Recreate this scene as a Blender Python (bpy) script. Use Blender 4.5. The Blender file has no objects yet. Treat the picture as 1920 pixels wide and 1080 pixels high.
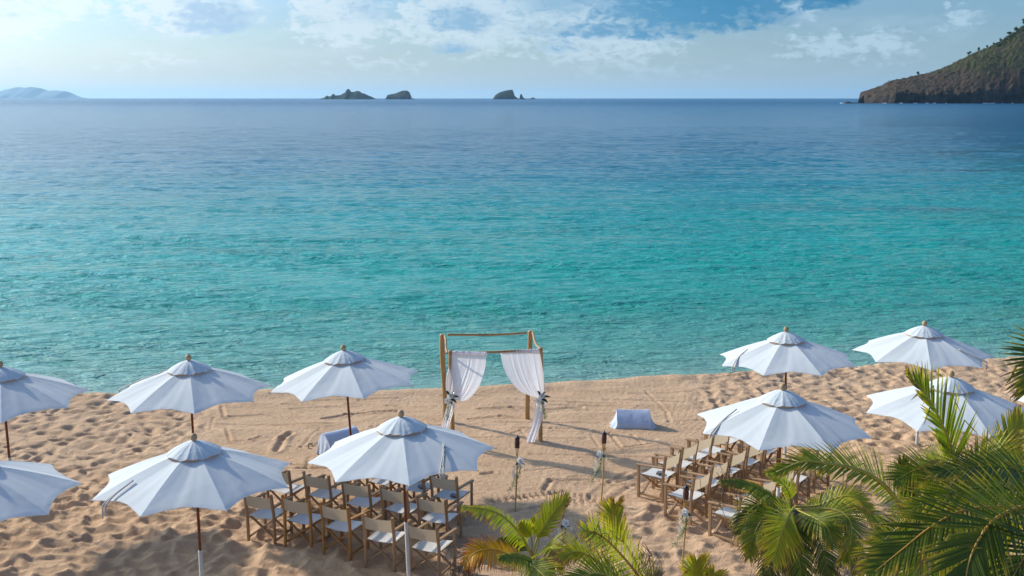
import bpy, math, random
import numpy as np
from mathutils import Vector, Matrix
rad = math.radians
random.seed(7); rng = np.random.default_rng(7)
SC = bpy.context.scene; COL = SC.collection

# ------------------------------------------------------------------ camera
F = 1924.27; H = 7.5; PITCH = math.atan2(356, F); CP, SP = math.cos(PITCH), math.sin(PITCH)
cam = bpy.data.cameras.new('camera'); co = bpy.data.objects.new('camera', cam); COL.objects.link(co)
co.location = (0, 0, H); co.rotation_euler = (math.pi/2 - PITCH, 0, 0)
cam.sensor_width = 36; cam.lens = 36*F/1920; cam.clip_start = .1; cam.clip_end = 90000
SC.camera = co

# ------------------------------------------------------------------ light
SUN_EL, SUN_AZ = 29.0, 59.5          # azimuth: degrees to the left of the view direction
sd = Vector((-math.sin(rad(SUN_AZ))*math.cos(rad(SUN_EL)), math.cos(rad(SUN_AZ))*math.cos(rad(SUN_EL)), math.sin(rad(SUN_EL))))
sl = bpy.data.lights.new('sun', 'SUN'); sl.energy = 4.3; sl.angle = rad(1.8); sl.color = (1, .90, .76)
so = bpy.data.objects.new('sun', sl); COL.objects.link(so); so.rotation_euler = sd.to_track_quat('Z', 'Y').to_euler()
SC.view_settings.view_transform = 'Standard'; SC.view_settings.look = 'None'
SC.view_settings.exposure = 0.0; SC.view_settings.gamma = 1.0; SC.view_settings.use_curve_mapping = False
SC.render.engine = 'CYCLES'
SC.cycles.use_denoising = True; SC.cycles.denoiser = 'OPENIMAGEDENOISE'; SC.cycles.denoising_input_passes = 'RGB_ALBEDO_NORMAL'; SC.cycles.denoising_prefilter = 'ACCURATE'; SC.cycles.sample_clamp_direct = 4.0; SC.cycles.max_bounces = 8; SC.cycles.transparent_max_bounces = 16
SC.cycles.volume_bounces = 1

class NT:
    def __init__(s, tree): s.t = tree; s.n = tree.nodes; s.l = tree.links; s.n.clear()
    def node(s, typ, ins=None, **kw):
        nd = s.n.new(typ)
        for k, v in kw.items(): setattr(nd, k, v)
        for k, v in (ins or {}).items():
            sock = nd.inputs[k]
            if isinstance(v, bpy.types.NodeSocket): s.l.new(v, sock)
            else: sock.default_value = v
        return nd
    def math(s, op, a, b=0.0, c=0.0, clamp=False):
        nd = s.n.new('ShaderNodeMath'); nd.operation = op; nd.use_clamp = clamp
        for i, v in enumerate((a, b, c)):
            if isinstance(v, bpy.types.NodeSocket): s.l.new(v, nd.inputs[i])
            else: nd.inputs[i].default_value = v
        return nd.outputs[0]
    def noise(s, vec, scale, detail=4, rough=.5, dist=0.0):
        nd = s.node('ShaderNodeTexNoise', {'Vector': vec, 'Scale': scale, 'Detail': detail, 'Roughness': rough, 'Distortion': dist})
        return nd.outputs['Fac']
    def ramp(s, fac, stops):
        nd = s.n.new('ShaderNodeValToRGB'); s.l.new(fac, nd.inputs[0]); cr = nd.color_ramp
        while len(cr.elements) < len(stops): cr.elements.new(.5)
        for e, (p, c) in zip(cr.elements, stops): e.position = p; e.color = (*c, 1)
        return nd.outputs[0]
    def mix(s, fac, a, b, mode='MIX'):
        nd = s.n.new('ShaderNodeMix'); nd.data_type = 'RGBA'; nd.blend_type = mode
        for i, v in ((0, fac), (6, a), (7, b)):
            if isinstance(v, bpy.types.NodeSocket): s.l.new(v, nd.inputs[i])
            else: nd.inputs[i].default_value = v if i == 0 else (*v, 1)
        return nd.outputs[2]
    def smooth(s, v, a, b):
        nd = s.n.new('ShaderNodeMapRange'); nd.interpolation_type = 'SMOOTHSTEP'
        s.l.new(v, nd.inputs[0]); nd.inputs[1].default_value = a; nd.inputs[2].default_value = b
        return nd.outputs[0]

# world: Nishita sky + thin cumulus near the horizon
W = bpy.data.worlds.new('World'); SC.world = W; W.use_nodes = True
w = NT(W.node_tree)
sky = w.node('ShaderNodeTexSky', sky_type='NISHITA'); sky.sun_disc = False
sky.sun_elevation = rad(SUN_EL); sky.sun_rotation = rad(-SUN_AZ); sky.dust_density = 2.4; sky.ozone_density = 2.0; sky.air_density = 1.0
geo = w.node('ShaderNodeTexCoord'); sep = w.node('ShaderNodeSeparateXYZ', {0: geo.outputs['Generated']})
az = w.math('MULTIPLY', w.math('ARCTAN2', sep.outputs[0], sep.outputs[1]), 57.2958)
el = w.math('MULTIPLY', w.math('ARCSINE', sep.outputs[2]), 57.2958)
def cv(sx, sy, ox=0.): return w.node('ShaderNodeCombineXYZ', {0: w.math('MULTIPLY_ADD', az, sx, ox), 1: w.math('MULTIPLY', el, sy), 2: ox}).outputs[0]
def pxdir(px, py): return math.degrees(math.atan((px-960)/(F*1.03))), (184-py)/F*57.3*.985
nA = w.noise(cv(.5, 1.3), 1.0, 6, .52, .3)
nB = w.noise(cv(.22, .9, 7.3), 1.0, 6, .55, .2)
nC = w.noise(cv(1.5, 2.9, 3.1), 1.0, 7, .54, .5)
azw = w.math('MULTIPLY_ADD', w.math('SUBTRACT', nA, .5), 2.4, az); azw = w.math('MULTIPLY_ADD', w.math('SUBTRACT', nC, .5), .9, azw)
elw = w.math('MULTIPLY_ADD', w.math('SUBTRACT', w.noise(cv(.8, 1.8, 12.), 1.0, 7, .6), .5), 1.1, el)
def blob(px, py, wx, wy, flat=1.0, wt=1.0):
    a0, e0 = pxdir(px, py); wa = wx/F*57.3; we = wy/F*57.3
    dx = w.math('DIVIDE', w.math('SUBTRACT', azw, a0), wa); de = w.math('DIVIDE', w.math('SUBTRACT', elw, e0), we)
    if flat != 1.0:   # flat cloud base: the lower half falls off faster
        de = w.math('MULTIPLY', de, w.math('MULTIPLY_ADD', w.math('LESS_THAN', de, 0.0), flat-1, 1.0))
    r = w.math('ADD', w.math('MULTIPLY', dx, dx), w.math('MULTIPLY', de, de))
    return w.math('MULTIPLY', w.math('SUBTRACT', 1.0, r, clamp=True), wt)
def total(lst):
    o = lst[0]
    for b in lst[1:]: o = w.math('MAXIMUM', o, b)
    return o
white = total([blob(*b) for b in [(350,32,170,85,1.4),(640,48,120,78,1.3),(880,50,200,95,1.3),(30,50,110,60,1.2),(110,20,90,55),(1120,65,220,80),(1540,92,110,36,1,.7),(1660,95,90,50,1,.7),(1480,15,90,50),(1800,50,60,30,1,.6),(270,120,160,26,1,.5),(700,125,200,26,1,.5),(1200,140,240,30,1,.5)]])
dark = total([blob(*b) for b in [(405,50,88,58,2.0,1.0),(862,48,80,42,2.0,1.1),(848,96,66,26,1.6,.7),(1300,32,240,95,2.2,1.2),(1170,62,250,26,1.2,.9),(1545,5,82,66,2.0,1.35),(1432,22,62,58,2.2,1.15),(22,45,50,34,1.5,.5),(80,25,40,34,1,.4),(680,30,60,44,1.5,.55),(600,50,40,30,1.5,.4),(1045,90,80,20,1.,.5),(1600,-70,420,60,1,1.0),(1090,10,200,50,1,.5)]])
hi = w.smooth(el, 6, 16)
gen = w.smooth(w.math('ADD', nB, w.math('MULTIPLY', nA, .5)), .70, 1.0)
lowfade = w.smooth(el, .4, 2.6)
wm = w.math('ADD', w.math('MULTIPLY', white, 1.2), w.math('MULTIPLY', w.math('SUBTRACT', nC, .5), 2.6))
wm = w.math('ADD', wm, w.math('MULTIPLY', w.math('SUBTRACT', nA, .5), 1.6))
wm = w.math('MULTIPLY', w.smooth(wm, .25, 1.05), w.smooth(white, 0, .35))
wm = w.math('MULTIPLY', w.math('MAXIMUM', wm, w.math('MULTIPLY', gen, .35)), w.math('MULTIPLY_ADD', lowfade, .8, .1), clamp=True)
dm = w.math('ADD', w.math('MULTIPLY', dark, 1.35), w.math('MULTIPLY', w.math('SUBTRACT', nC, .5), 3.4))
dm = w.math('ADD', dm, w.math('MULTIPLY', w.math('SUBTRACT', nA, .5), 1.2))
dm = w.math('MULTIPLY', w.smooth(dm, .0, 1.5), w.smooth(dark, 0, .6))
dm = w.math('MAXIMUM', dm, w.math('MULTIPLY', w.smooth(w.math('MULTIPLY', gen, nC), .35, .7), .35))
side = w.smooth(az, -40, 35)
SKY_K = .085
base = w.mix(1.0, sky.outputs[0], (SKY_K*.93, SKY_K*1.40, SKY_K*1.84), 'MULTIPLY')
base = w.mix(w.smooth(el, 1.6, 4.5), base, w.mix(1.0, base, (.80, .89, .99), 'MULTIPLY'))
hz = w.math('POWER', 2.718, w.math('MULTIPLY', w.math('MAXIMUM', el, 0.), -.30))
base = w.mix(w.math('MULTIPLY', hz, .75), base, w.mix(w.smooth(az, -35, 30), (.92, .96, .98), (.52, .75, .90)))
wcol = w.mix(side, (.88, .95, .98), (.46, .66, .80))
dcol = w.ramp(w.node('ShaderNodeMapRange', {0: az, 1: -30., 2: 30.}).outputs[0], [(0, (.58, .78, .92)), (.2, (.38, .58, .80)), (.45, (.24, .46, .68)), (.62, (.05, .27, .50)), (.78, (.008, .20, .42)), (1, (.03, .25, .47))])
c1 = w.mix(w.math('MULTIPLY', wm, .85), base, wcol)
c2 = w.mix(w.math('MULTIPLY', dm, .88), c1, dcol)
# broad hazy glow of the sun, which stands to the left outside the picture
cs = w.node('ShaderNodeVectorMath', {0: geo.outputs['Generated'], 1: tuple(sd)}, operation='DOT_PRODUCT').outputs['Value']
glow = w.math('POWER', w.math('MAXIMUM', cs, 0.), 7.0)
c2 = w.mix(1.0, c2, w.mix(glow, (0, 0, 0), (.95, 1.0, 1.0)), 'ADD')
bg = w.node('ShaderNodeBackground', {'Color': c2, 'Strength': 1.0})
w.node('ShaderNodeOutputWorld', {'Surface': bg.outputs[0]})

# ------------------------------------------------------------------ helpers
def M(name): 
    m = bpy.data.materials.new(name); m.use_nodes = True; return m, NT(m.node_tree)
def principled(t, **kw):
    p = t.node('ShaderNodeBsdfPrincipled')
    for k, v in kw.items():
        s_ = p.inputs[k.replace('_', ' ')]
        if isinstance(v, bpy.types.NodeSocket): t.l.new(v, s_)
        else: s_.default_value = (*v, 1) if isinstance(v, tuple) and len(v) == 3 else v
    return p
def out(t, sh): t.node('ShaderNodeOutputMaterial', {'Surface': sh})
def objco(t): return t.node('ShaderNodeTexCoord').outputs['Object']
def wpos(t): return t.node('ShaderNodeNewGeometry').outputs['Position']
def bump(t, h, dist, st=1.0, normal=None):
    ins = {'Height': h, 'Distance': dist, 'Strength': st}
    if normal is not None: ins['Normal'] = normal
    return t.node('ShaderNodeBump', ins).outputs[0]

def mesh(name, V, Fc, mat=None, parent=None, smooth=False, kind=None):
    me = bpy.data.meshes.new(name); me.from_pydata([tuple(v) for v in V], [], Fc); me.update()
    if smooth: me.polygons.foreach_set('use_smooth', [True]*len(me.polygons))
    o = bpy.data.objects.new(name, me); COL.objects.link(o)
    if mat: me.materials.append(mat)
    if parent: o.parent = parent
    if kind: o['kind'] = kind
    return o
def empty(name, loc, label, cat, group=None, rz=0, rot=None):
    o = bpy.data.objects.new(name, None); COL.objects.link(o); o.location = loc; o.empty_display_size = .2
    o.rotation_euler = rot if rot else (0, 0, rz)
    o['label'] = label; o['category'] = cat
    if group: o['group'] = group
    return o
def tag(o, label, cat, group=None):
    o['label'] = label; o['category'] = cat
    if group: o['group'] = group
    return o
class G:
    def __init__(s): s.V = []; s.F = []
    def add(s, V, Fc):
        b = len(s.V); s.V += [tuple(v) for v in V]; s.F += [tuple(i+b for i in f) for f in Fc]; return s
    def beam(s, a, b, w_, h_, up=(0, 0, 1), bev=.18):
        a = Vector(a); b = Vector(b); d = (b-a).normalized(); u = Vector(up)
        x = d.cross(u)
        if x.length < 1e-3: x = d.cross(Vector((0, 1, 0)))
        x.normalize(); y = x.cross(d).normalized()
        c = min(w_, h_)*bev; W2, H2 = w_/2, h_/2
        pr = [(-W2, -H2+c), (-W2+c, -H2), (W2-c, -H2), (W2, -H2+c), (W2, H2-c), (W2-c, H2), (-W2+c, H2), (-W2, H2-c)]
        V = [a + x*p + y*q for p, q in pr] + [b + x*p + y*q for p, q in pr]
        Fc = [(i, (i+1) % 8, 8+(i+1) % 8, 8+i) for i in range(8)] + [tuple(range(7, -1, -1)), tuple(range(8, 16))]
        return s.add(V, Fc)
    def tube(s, pts, r, n=8, cap=True):
        pts = [Vector(p) for p in pts]; N = len(pts)
        r = [r]*N if isinstance(r, (int, float)) else r
        V = []; x = None
        for i, p in enumerate(pts):
            d = (pts[min(i+1, N-1)] - pts[max(i-1, 0)]).normalized()
            if x is None:
                x = d.orthogonal().normalized()
            x = (x - d*x.dot(d)).normalized(); y = d.cross(x)
            V += [p + (x*math.cos(2*math.pi*k/n) + y*math.sin(2*math.pi*k/n))*r[i] for k in range(n)]
        Fc = [(i*n+k, i*n+(k+1) % n, (i+1)*n+(k+1) % n, (i+1)*n+k) for i in range(N-1) for k in range(n)]
        if cap: Fc += [tuple(range(n-1, -1, -1)), tuple(range((N-1)*n, N*n))]
        return s.add(V, Fc)
    def lathe(s, prof, n=16, c=(0, 0, 0)):
        V = [(c[0]+r*math.cos(2*math.pi*k/n), c[1]+r*math.sin(2*math.pi*k/n), c[2]+z) for r, z in prof for k in range(n)]
        N = len(prof)
        Fc = [(i*n+k, i*n+(k+1) % n, (i+1)*n+(k+1) % n, (i+1)*n+k) for i in range(N-1) for k in range(n)]
        return s.add(V, Fc)
    def obj(s, name, mat, parent=None, smooth=False, kind=None): return mesh(name, s.V, s.F, mat, parent, smooth, kind)
def children(o): return [c for c in COL.objects if c.parent == o]
def copy_tree(o, parent=None, kids=None):
    c = o.copy(); COL.objects.link(c); c.parent = parent
    for ch in KIDS(o): copy_tree(ch, c)
    return c
def KIDS(o): return list(o.children)
def ray(px, py): X = (px-960)/F; Y = -(py-540)/F; return Vector((X, CP+Y*SP, -SP+Y*CP))
def at(px, py, d): r = ray(px, py); return Vector((0, 0, H)) + r*(d/r.y)      # a point at forward distance d
def cr(P, n):
    """Catmull-Rom through P, n samples"""
    P = [Vector(p) for p in P]; P = [P[0]*2-P[1]] + P + [P[-1]*2-P[-2]]; m = len(P)-3; R_ = []
    for i in range(n):
        t = i/(n-1)*m; k = min(int(t), m-1); t -= k; a, b, c, d = P[k:k+4]
        R_.append(.5*((2*b) + (c-a)*t + (2*a-5*b+4*c-d)*t*t + (3*b-a-3*c+d)*t**3))
    return R_
def vnoise(X, Y, seed=0):
    """cheap value noise for numpy arrays"""
    r = np.random.default_rng(seed); T = r.random((256, 256))
    xi = np.floor(X).astype(int); yi = np.floor(Y).astype(int); fx = X-xi; fy = Y-yi
    fx = fx*fx*(3-2*fx); fy = fy*fy*(3-2*fy); g = lambda a, b: T[a & 255, b & 255]
    return (g(xi, yi)*(1-fx)+g(xi+1, yi)*fx)*(1-fy) + (g(xi, yi+1)*(1-fx)+g(xi+1, yi+1)*fx)*fy - .5
def fbm(X, Y, o=4, seed=0):
    s_ = 0; a = 1
    for i in range(o): s_ = s_ + a*vnoise(X*2**i+i*17.3, Y*2**i+i*9.1, seed+i); a *= .5
    return s_
def sst(a, b, x): t = np.clip((x-a)/(b-a), 0, 1); return t*t*(3-2*t)
def grid_mesh(name, X, Y, Z, mat, kind='structure'):
    ny, nx = X.shape; V = np.stack([X, Y, Z], -1).reshape(-1, 3).astype(np.float32)
    i = np.arange(ny*nx).reshape(ny, nx); Q = np.stack([i[:-1, :-1], i[:-1, 1:], i[1:, 1:], i[1:, :-1]], -1).reshape(-1, 4).astype(np.int32)
    me = bpy.data.meshes.new(name); me.vertices.add(len(V)); me.vertices.foreach_set('co', V.ravel())
    me.loops.add(Q.size); me.loops.foreach_set('vertex_index', Q.ravel())
    me.polygons.add(len(Q)); me.polygons.foreach_set('loop_start', np.arange(0, Q.size, 4, dtype=np.int32))
    me.polygons.foreach_set('use_smooth', np.ones(len(Q), bool)); me.update(calc_edges=True)
    o = bpy.data.objects.new(name, me); COL.objects.link(o); me.materials.append(mat); o['kind'] = kind
    return o

# ------------------------------------------------------------------ materials
def mat_sand():
    m, t = M('sand'); P = wpos(t)
    n1 = t.noise(P, .7, 5); n2 = t.noise(P, 9, 6, .65); n3 = t.noise(P, 220, 2, .6)
    c = t.mix(t.smooth(n1, .3, .7), (.60, .398, .242), (.66, .448, .282))
    c = t.mix(t.math('MULTIPLY', t.smooth(n2, .45, .75), .35), c, (.53, .335, .185))
    c = t.mix(t.math('MULTIPLY', t.smooth(n3, .62, .8), .4), c, (.30, .19, .11))
    vo = t.node('ShaderNodeTexVoronoi', {'Vector': t.node('ShaderNodeVectorMath', {0: t.node('ShaderNodeVectorMath', {0: P, 1: (t.node('ShaderNodeTexNoise', {'Vector': P, 'Scale': 5., 'Detail': 3.}).outputs['Color'])}, operation='ADD').outputs[0], 1: (1, 1.35, 1)}, operation='MULTIPLY').outputs[0], 'Scale': 7.5}, feature='SMOOTH_F1').outputs['Distance']
    h = t.math('ADD', t.math('MULTIPLY', n2, .8), t.math('MULTIPLY', n3, .12)); h = t.math('MULTIPLY_ADD', vo, t.math('MULTIPLY', t.smooth(n1, .4, .65), .22), h)
    out(t, principled(t, Base_Color=c, Roughness=.95, Normal=bump(t, h, .06, 1.), Specular_IOR_Level=.15).outputs[0]); return m
def mat_sea():
    m, t = M('sea'); P = wpos(t); s = t.node('ShaderNodeSeparateXYZ', {0: P})
    # distance from the shore, made uneven
    wob = t.noise(t.node('ShaderNodeVectorMath', {0: P, 1: (.012, .03, 0)}, operation='MULTIPLY').outputs[0], 1, 4)
    y = t.math('SUBTRACT', s.outputs[1], t.math('MULTIPLY', s.outputs[0], .16))
    ly = t.math('LOGARITHM', t.math('MAXIMUM', t.math('ADD', y, t.math('MULTIPLY', t.math('SUBTRACT', wob, .5), t.math('MULTIPLY', y, .5))), 1.), 10)
    f = t.node('ShaderNodeMapRange', {0: ly, 1: 1.38, 2: 3.2}).outputs[0]
    c = t.ramp(f, [(0, (.36, .46, .36)), (.03, (.27, .43, .34)), (.06, (.13, .38, .29)), (.11, (.03, .34, .25)), (.19, (.002, .38, .30)), (.28, (.002, .33, .295)), (.37, (.002, .21, .27)), (.46, (.002, .15, .25)), (.62, (.002, .125, .235)), (1, (.002, .105, .21))])
    # seagrass and rock patches on the sea floor, mostly to the right
    pn = t.noise(t.node('ShaderNodeVectorMath', {0: P, 1: (.035, .075, 0)}, operation='MULTIPLY').outputs[0], 1, 6, .6)
    msk = t.math('MULTIPLY', t.smooth(pn, .52, .68), t.math('MULTIPLY', t.smooth(s.outputs[0], -5, 45), t.math('MULTIPLY', t.smooth(s.outputs[1], 40, 60), t.math('SUBTRACT', 1., t.smooth(s.outputs[1], 110, 260)))))
    c = t.mix(t.math('MULTIPLY', msk, .75), c, (.035, .10, .11))
    def wv(sx, sy, sc, d=3, r=.55, dist=0.): return t.noise(t.node('ShaderNodeVectorMath', {0: P, 1: (sx, sy, 1)}, operation='MULTIPLY').outputs[0], sc, d, r, dist)
    dist = s.outputs[1]
    # gusts: patches of rougher and calmer water
    gust = t.math('MULTIPLY_ADD', wv(1, 3.6, .035, 5, .65, .3), 1.6, -.15, clamp=False); gust2 = t.math('MULTIPLY_ADD', wv(1, 3.2, .22, 4, .65), 1.7, -.15)
    st = t.math('MAXIMUM', t.math('MULTIPLY', t.math('MULTIPLY', gust, gust2), 2.2), .15)
    def bu(h, d, nrm=None):
        ins = {'Height': h, 'Distance': t.math('MULTIPLY', st, d), 'Strength': 1.0}
        if nrm is not None: ins['Normal'] = nrm
        return t.node('ShaderNodeBump', ins).outputs[0]
    b0 = bump(t, wv(1, 2.2, 6.5, 3, .6, .2), .016, 1.0)
    b1 = bu(wv(1, 2.6, 2.4, 4, .62, .3), .085, b0)
    b2 = bu(wv(1, 2.6, .75, 4, .62, .4), .34, b1)
    b3 = bu(wv(1, 2.8, .20, 4, .62, .3), 1.1, b2)
    b4 = bu(wv(1, 3.0, .055, 5, .65, .3), 5.5, b3)
    def nm(f_, a, b): nd = t.node('ShaderNodeMix', {0: f_}, data_type='VECTOR'); t.l.new(a, nd.inputs[4]); t.l.new(b, nd.inputs[5]); return nd.outputs[1]
    nfin = nm(t.smooth(dist, 450, 1800), nm(t.smooth(dist, 50, 180), b2, b3), b4)
    out(t, principled(t, Base_Color=c, Roughness=t.node('ShaderNodeMapRange', {0: dist, 1: 30., 2: 1500., 3: .08, 4: .26}).outputs[0], IOR=1.50, Normal=nfin).outputs[0]); return m
def mat_cloth(name, col, trans=.25, wr=.5, sc=6.0, mottled=(1, 1, 1)):
    m, t = M(name); P = t.node('ShaderNodeVectorMath', {0: objco(t), 1: t.node('ShaderNodeObjectInfo').outputs['Location']}, operation='ADD').outputs[0]
    n = t.noise(P, sc, 3, .5, 1.2); st = t.noise(P, 1.3, 3)
    c = t.mix(t.math('MULTIPLY', t.smooth(st, .45, .8), .5), col, tuple(a*b for a, b in zip(col, mottled)))
    wv_ = t.noise(P, 350, 1)
    nb = bump(t, t.math('ADD', n, t.math('MULTIPLY', wv_, .06)), .02, wr)
    p = principled(t, Base_Color=c, Roughness=.85, Normal=nb, Specular_IOR_Level=.2)
    tr = t.node('ShaderNodeBsdfTranslucent', {'Color': c, 'Normal': nb})
    mx = t.node('ShaderNodeMixShader', {0: trans, 1: p.outputs[0], 2: tr.outputs[0]})
    out(t, mx.outputs[0]); return m
def mat_wood(name, c1, c2, sc=14.0, rough=.6):
    m, t = M(name); P = objco(t)
    v = t.node('ShaderNodeVectorMath', {0: P, 1: (1, 1, .12)}, operation='MULTIPLY').outputs[0]
    n = t.noise(v, sc*3, 5, .6, .5); n2 = t.noise(P, 2.5, 3)
    r = t.node('ShaderNodeObjectInfo').outputs['Random']
    c = t.mix(t.smooth(n, .35, .7), c1, c2)
    c = t.mix(t.math('MULTIPLY', t.math('ADD', n2, r), .28), c, tuple(a*.55 for a in c1))
    out(t, principled(t, Base_Color=c, Roughness=rough, Normal=bump(t, n, .004, .5), Specular_IOR_Level=.3).outputs[0]); return m
def mat_plain(name, col, rough=.6, nz=.12, sc=30., **kw):
    m, t = M(name); n = t.noise(objco(t), sc, 4)
    c = t.mix(n, tuple(a*(1-nz) for a in col), tuple(min(1, a*(1+nz)) for a in col))
    out(t, principled(t, Base_Color=c, Roughness=rough, Normal=bump(t, n, .003, .4), **kw).outputs[0]); return m
def mat_bamboo(name, c1, c2):
    m, t = M(name); P = objco(t); s = t.node('ShaderNodeSeparateXYZ', {0: P})
    n = t.noise(t.node('ShaderNodeVectorMath', {0: P, 1: (1, 1, .15)}, operation='MULTIPLY').outputs[0], 40, 4)
    c = t.mix(t.smooth(n, .3, .7), c1, c2); n2 = t.noise(P, 3, 4)
    c = t.mix(t.math('MULTIPLY', t.smooth(n2, .5, .75), .6), c, tuple(a*.5 for a in c1))
    out(t, principled(t, Base_Color=c, Roughness=.5, Normal=bump(t, n, .004, .4)).outputs[0]); return m
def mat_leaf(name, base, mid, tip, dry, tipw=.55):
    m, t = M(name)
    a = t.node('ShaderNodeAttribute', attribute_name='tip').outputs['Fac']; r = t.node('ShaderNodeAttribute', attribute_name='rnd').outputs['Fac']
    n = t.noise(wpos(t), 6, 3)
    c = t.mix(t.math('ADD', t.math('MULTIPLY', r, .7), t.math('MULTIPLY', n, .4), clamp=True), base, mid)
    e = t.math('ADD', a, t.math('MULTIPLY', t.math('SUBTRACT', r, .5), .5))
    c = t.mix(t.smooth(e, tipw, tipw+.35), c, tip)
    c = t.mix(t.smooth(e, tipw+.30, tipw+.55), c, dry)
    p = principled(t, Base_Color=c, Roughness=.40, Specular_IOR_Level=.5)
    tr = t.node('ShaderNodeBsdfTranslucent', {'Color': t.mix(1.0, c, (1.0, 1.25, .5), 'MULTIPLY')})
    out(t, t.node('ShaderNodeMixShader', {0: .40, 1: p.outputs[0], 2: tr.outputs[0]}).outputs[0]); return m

SAND = mat_sand(); SEA = mat_sea()
CANVAS = mat_cloth('umbrella_canvas', (.695, .74, .745), .13, .28, 2.2, (.93, .90, .84))
CAPC = mat_cloth('vent_canvas', (.695, .74, .745), .10, .6, 7.0, (.93, .9, .85))
LINING = mat_cloth('peach_lining', (.85, .58, .38), .3, .3)
SHEER = mat_cloth('sheer_voile', (.86, .84, .92), .55, .5, 5.0)
m, t = M('white_voile'); P = objco(t)
nb = bump(t, t.noise(t.node('ShaderNodeVectorMath', {0: P, 1: (1, 1, .16)}, operation='MULTIPLY').outputs[0], 7, 3, .5), .02, .22)
p = principled(t, Base_Color=(.93, .92, .97), Roughness=.8, Normal=nb); tr = t.node('ShaderNodeBsdfTranslucent', {'Color': (.95, .94, .99, 1), 'Normal': nb})
a_ = t.node('ShaderNodeMixShader', {0: .5, 1: p.outputs[0], 2: tr.outputs[0]}); tp = t.node('ShaderNodeBsdfTransparent')
out(t, t.node('ShaderNodeMixShader', {0: .10, 1: a_.outputs[0], 2: tp.outputs[0]}).outputs[0]); VOILE = m
COVER = mat_cloth('box_cover_cloth', (.55, .63, .76), .03, .8, 4.0)
SEATC = mat_cloth('seat_canvas', (.74, .74, .72), .12, .4, 5.0)
BACKC = mat_cloth('back_canvas', (.60, .49, .345), .42, .3, 5.0, (.9, .88, .85))
TEAK = [mat_wood('teak_grey', (.36, .215, .115), (.47, .30, .17)), mat_wood('teak_orange', (.44, .205, .06), (.52, .28, .10)), mat_wood('teak_pale', (.42, .26, .135), (.51, .34, .20))]
POLE = mat_wood('varnished_pole', (.16, .045, .018), (.24, .075, .03), 10, .35)
FINIAL = mat_wood('finial_wood', (.50, .33, .18), (.58, .40, .23), 10)
PVC = mat_plain('white_plastic_pipe', (.62, .60, .55), .45, .15, 12)
BAMBOO = mat_bamboo('bamboo_post', (.36, .20, .07), (.50, .31, .13))
CANE = mat_bamboo('torch_cane', (.45, .27, .07), (.60, .40, .14))
METAL = mat_plain('black_cap', (.03, .035, .045), .4, .3, Metallic=.6)
ROPE = mat_plain('strap_webbing', (.58, .54, .50), .9, .25, 60)
BROWNW = mat_plain('woven_reed', (.10, .035, .02), .7, .4, 60)
BOOK = mat_plain('grey_booklet', (.16, .16, .17), .5, .3, 20)
BLACKC = mat_plain('black_cable', (.02, .02, .02), .6)
m, t = M('orchid_petal'); pp = principled(t, Base_Color=(.82, .83, .84), Roughness=.5)
out(t, t.node('ShaderNodeMixShader', {0: .3, 1: pp.outputs[0], 2: t.node('ShaderNodeBsdfTranslucent', {'Color': (.85, .86, .86, 1)}).outputs[0]}).outputs[0]); PETAL = m
YEL = mat_plain('orchid_heart', (.65, .45, .06), .5)
DKLEAF = mat_plain('dark_leaf', (.02, .055, .02), .35, .3)
VINE = mat_plain('vine_leaf', (.10, .22, .04), .6, .4, 50)
RIBBON = mat_cloth('cream_ribbon', (.68, .66, .54), .35, .4, 20)
LEAF = mat_leaf('palm_green', (.10, .155, .010), (.29, .31, .016), (.60, .43, .03), (.24, .13, .06), .62)
LEAFY = mat_leaf('palm_yellow_green', (.26, .31, .016), (.56, .48, .025), (.70, .48, .04), (.30, .15, .06), .58)
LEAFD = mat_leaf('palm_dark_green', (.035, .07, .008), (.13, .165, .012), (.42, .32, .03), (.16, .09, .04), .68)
LEAFO = mat_leaf('palm_orange', (.62, .27, .008), (.72, .38, .012), (.50, .13, .01), (.14, .06, .025), .5)
LEAFB = mat_leaf('palm_dry', (.16, .10, .06), (.26, .19, .13), (.32, .26, .20), (.20, .15, .12), .5)
RACH = mat_plain('palm_rib', (.42, .36, .06), .5, .3, 12); RACHG = mat_plain('palm_rib_green', (.14, .20, .03), .5, .3, 12); RACHO = mat_plain('palm_rib_orange', (.48, .28, .04), .5, .3, 12)
TRUNK = mat_plain('palm_trunk', (.17, .13, .09), .9, .45, 14)

# ------------------------------------------------------------------ beach
def shore(x): return 25.35 + np.where(x > -3, .20*(x+3)*np.clip(1-(x-12)*.012, .3, 1), .02*(x+3)) + .25*vnoise(x*.35, x*0+3.3, 5) + .12*vnoise(x*1.5, x*0+1.7, 6)
def cells(X, Y, sx, sy, seed):
    """bowls between sharp crests (squared distance to the nearest jittered point)"""
    r = np.random.default_rng(seed); J = r.random((128, 128, 3)); U = X/sx; V_ = Y/sy
    ui = np.floor(U).astype(int); vi = np.floor(V_).astype(int); best = np.full(X.shape, 9.); 
    for a in (-1, 0, 1):
        for b in (-1, 0, 1):
            g = J[(ui+a) & 127, (vi+b) & 127]
            d = (U-(ui+a+.1+.8*g[..., 0]))**2 + (V_-(vi+b+.1+.8*g[..., 1]))**2
            d = d*(.75+.6*g[..., 2])
            best = np.minimum(best, d)
    return np.clip(best, 0, .75)
def axis(lo, a, b, hi, step, grow=1.18):
    mid = list(np.arange(a, b, step)); s_ = step; l = []; v = a
    while v > lo: s_ *= grow; v -= s_; l.append(v)
    s_ = step; r = []; v = mid[-1]
    while v < hi: s_ *= grow; v += s_; r.append(v)
    return np.array(l[::-1] + mid + r)
xs = axis(-260, -13.5, 17.5, 320, .040); ys = axis(-60, 11.2, 27.5, 60, .040, 1.15)
ys = ys[(ys < 45)]
X, Y = np.meshgrid(xs, ys)
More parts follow.
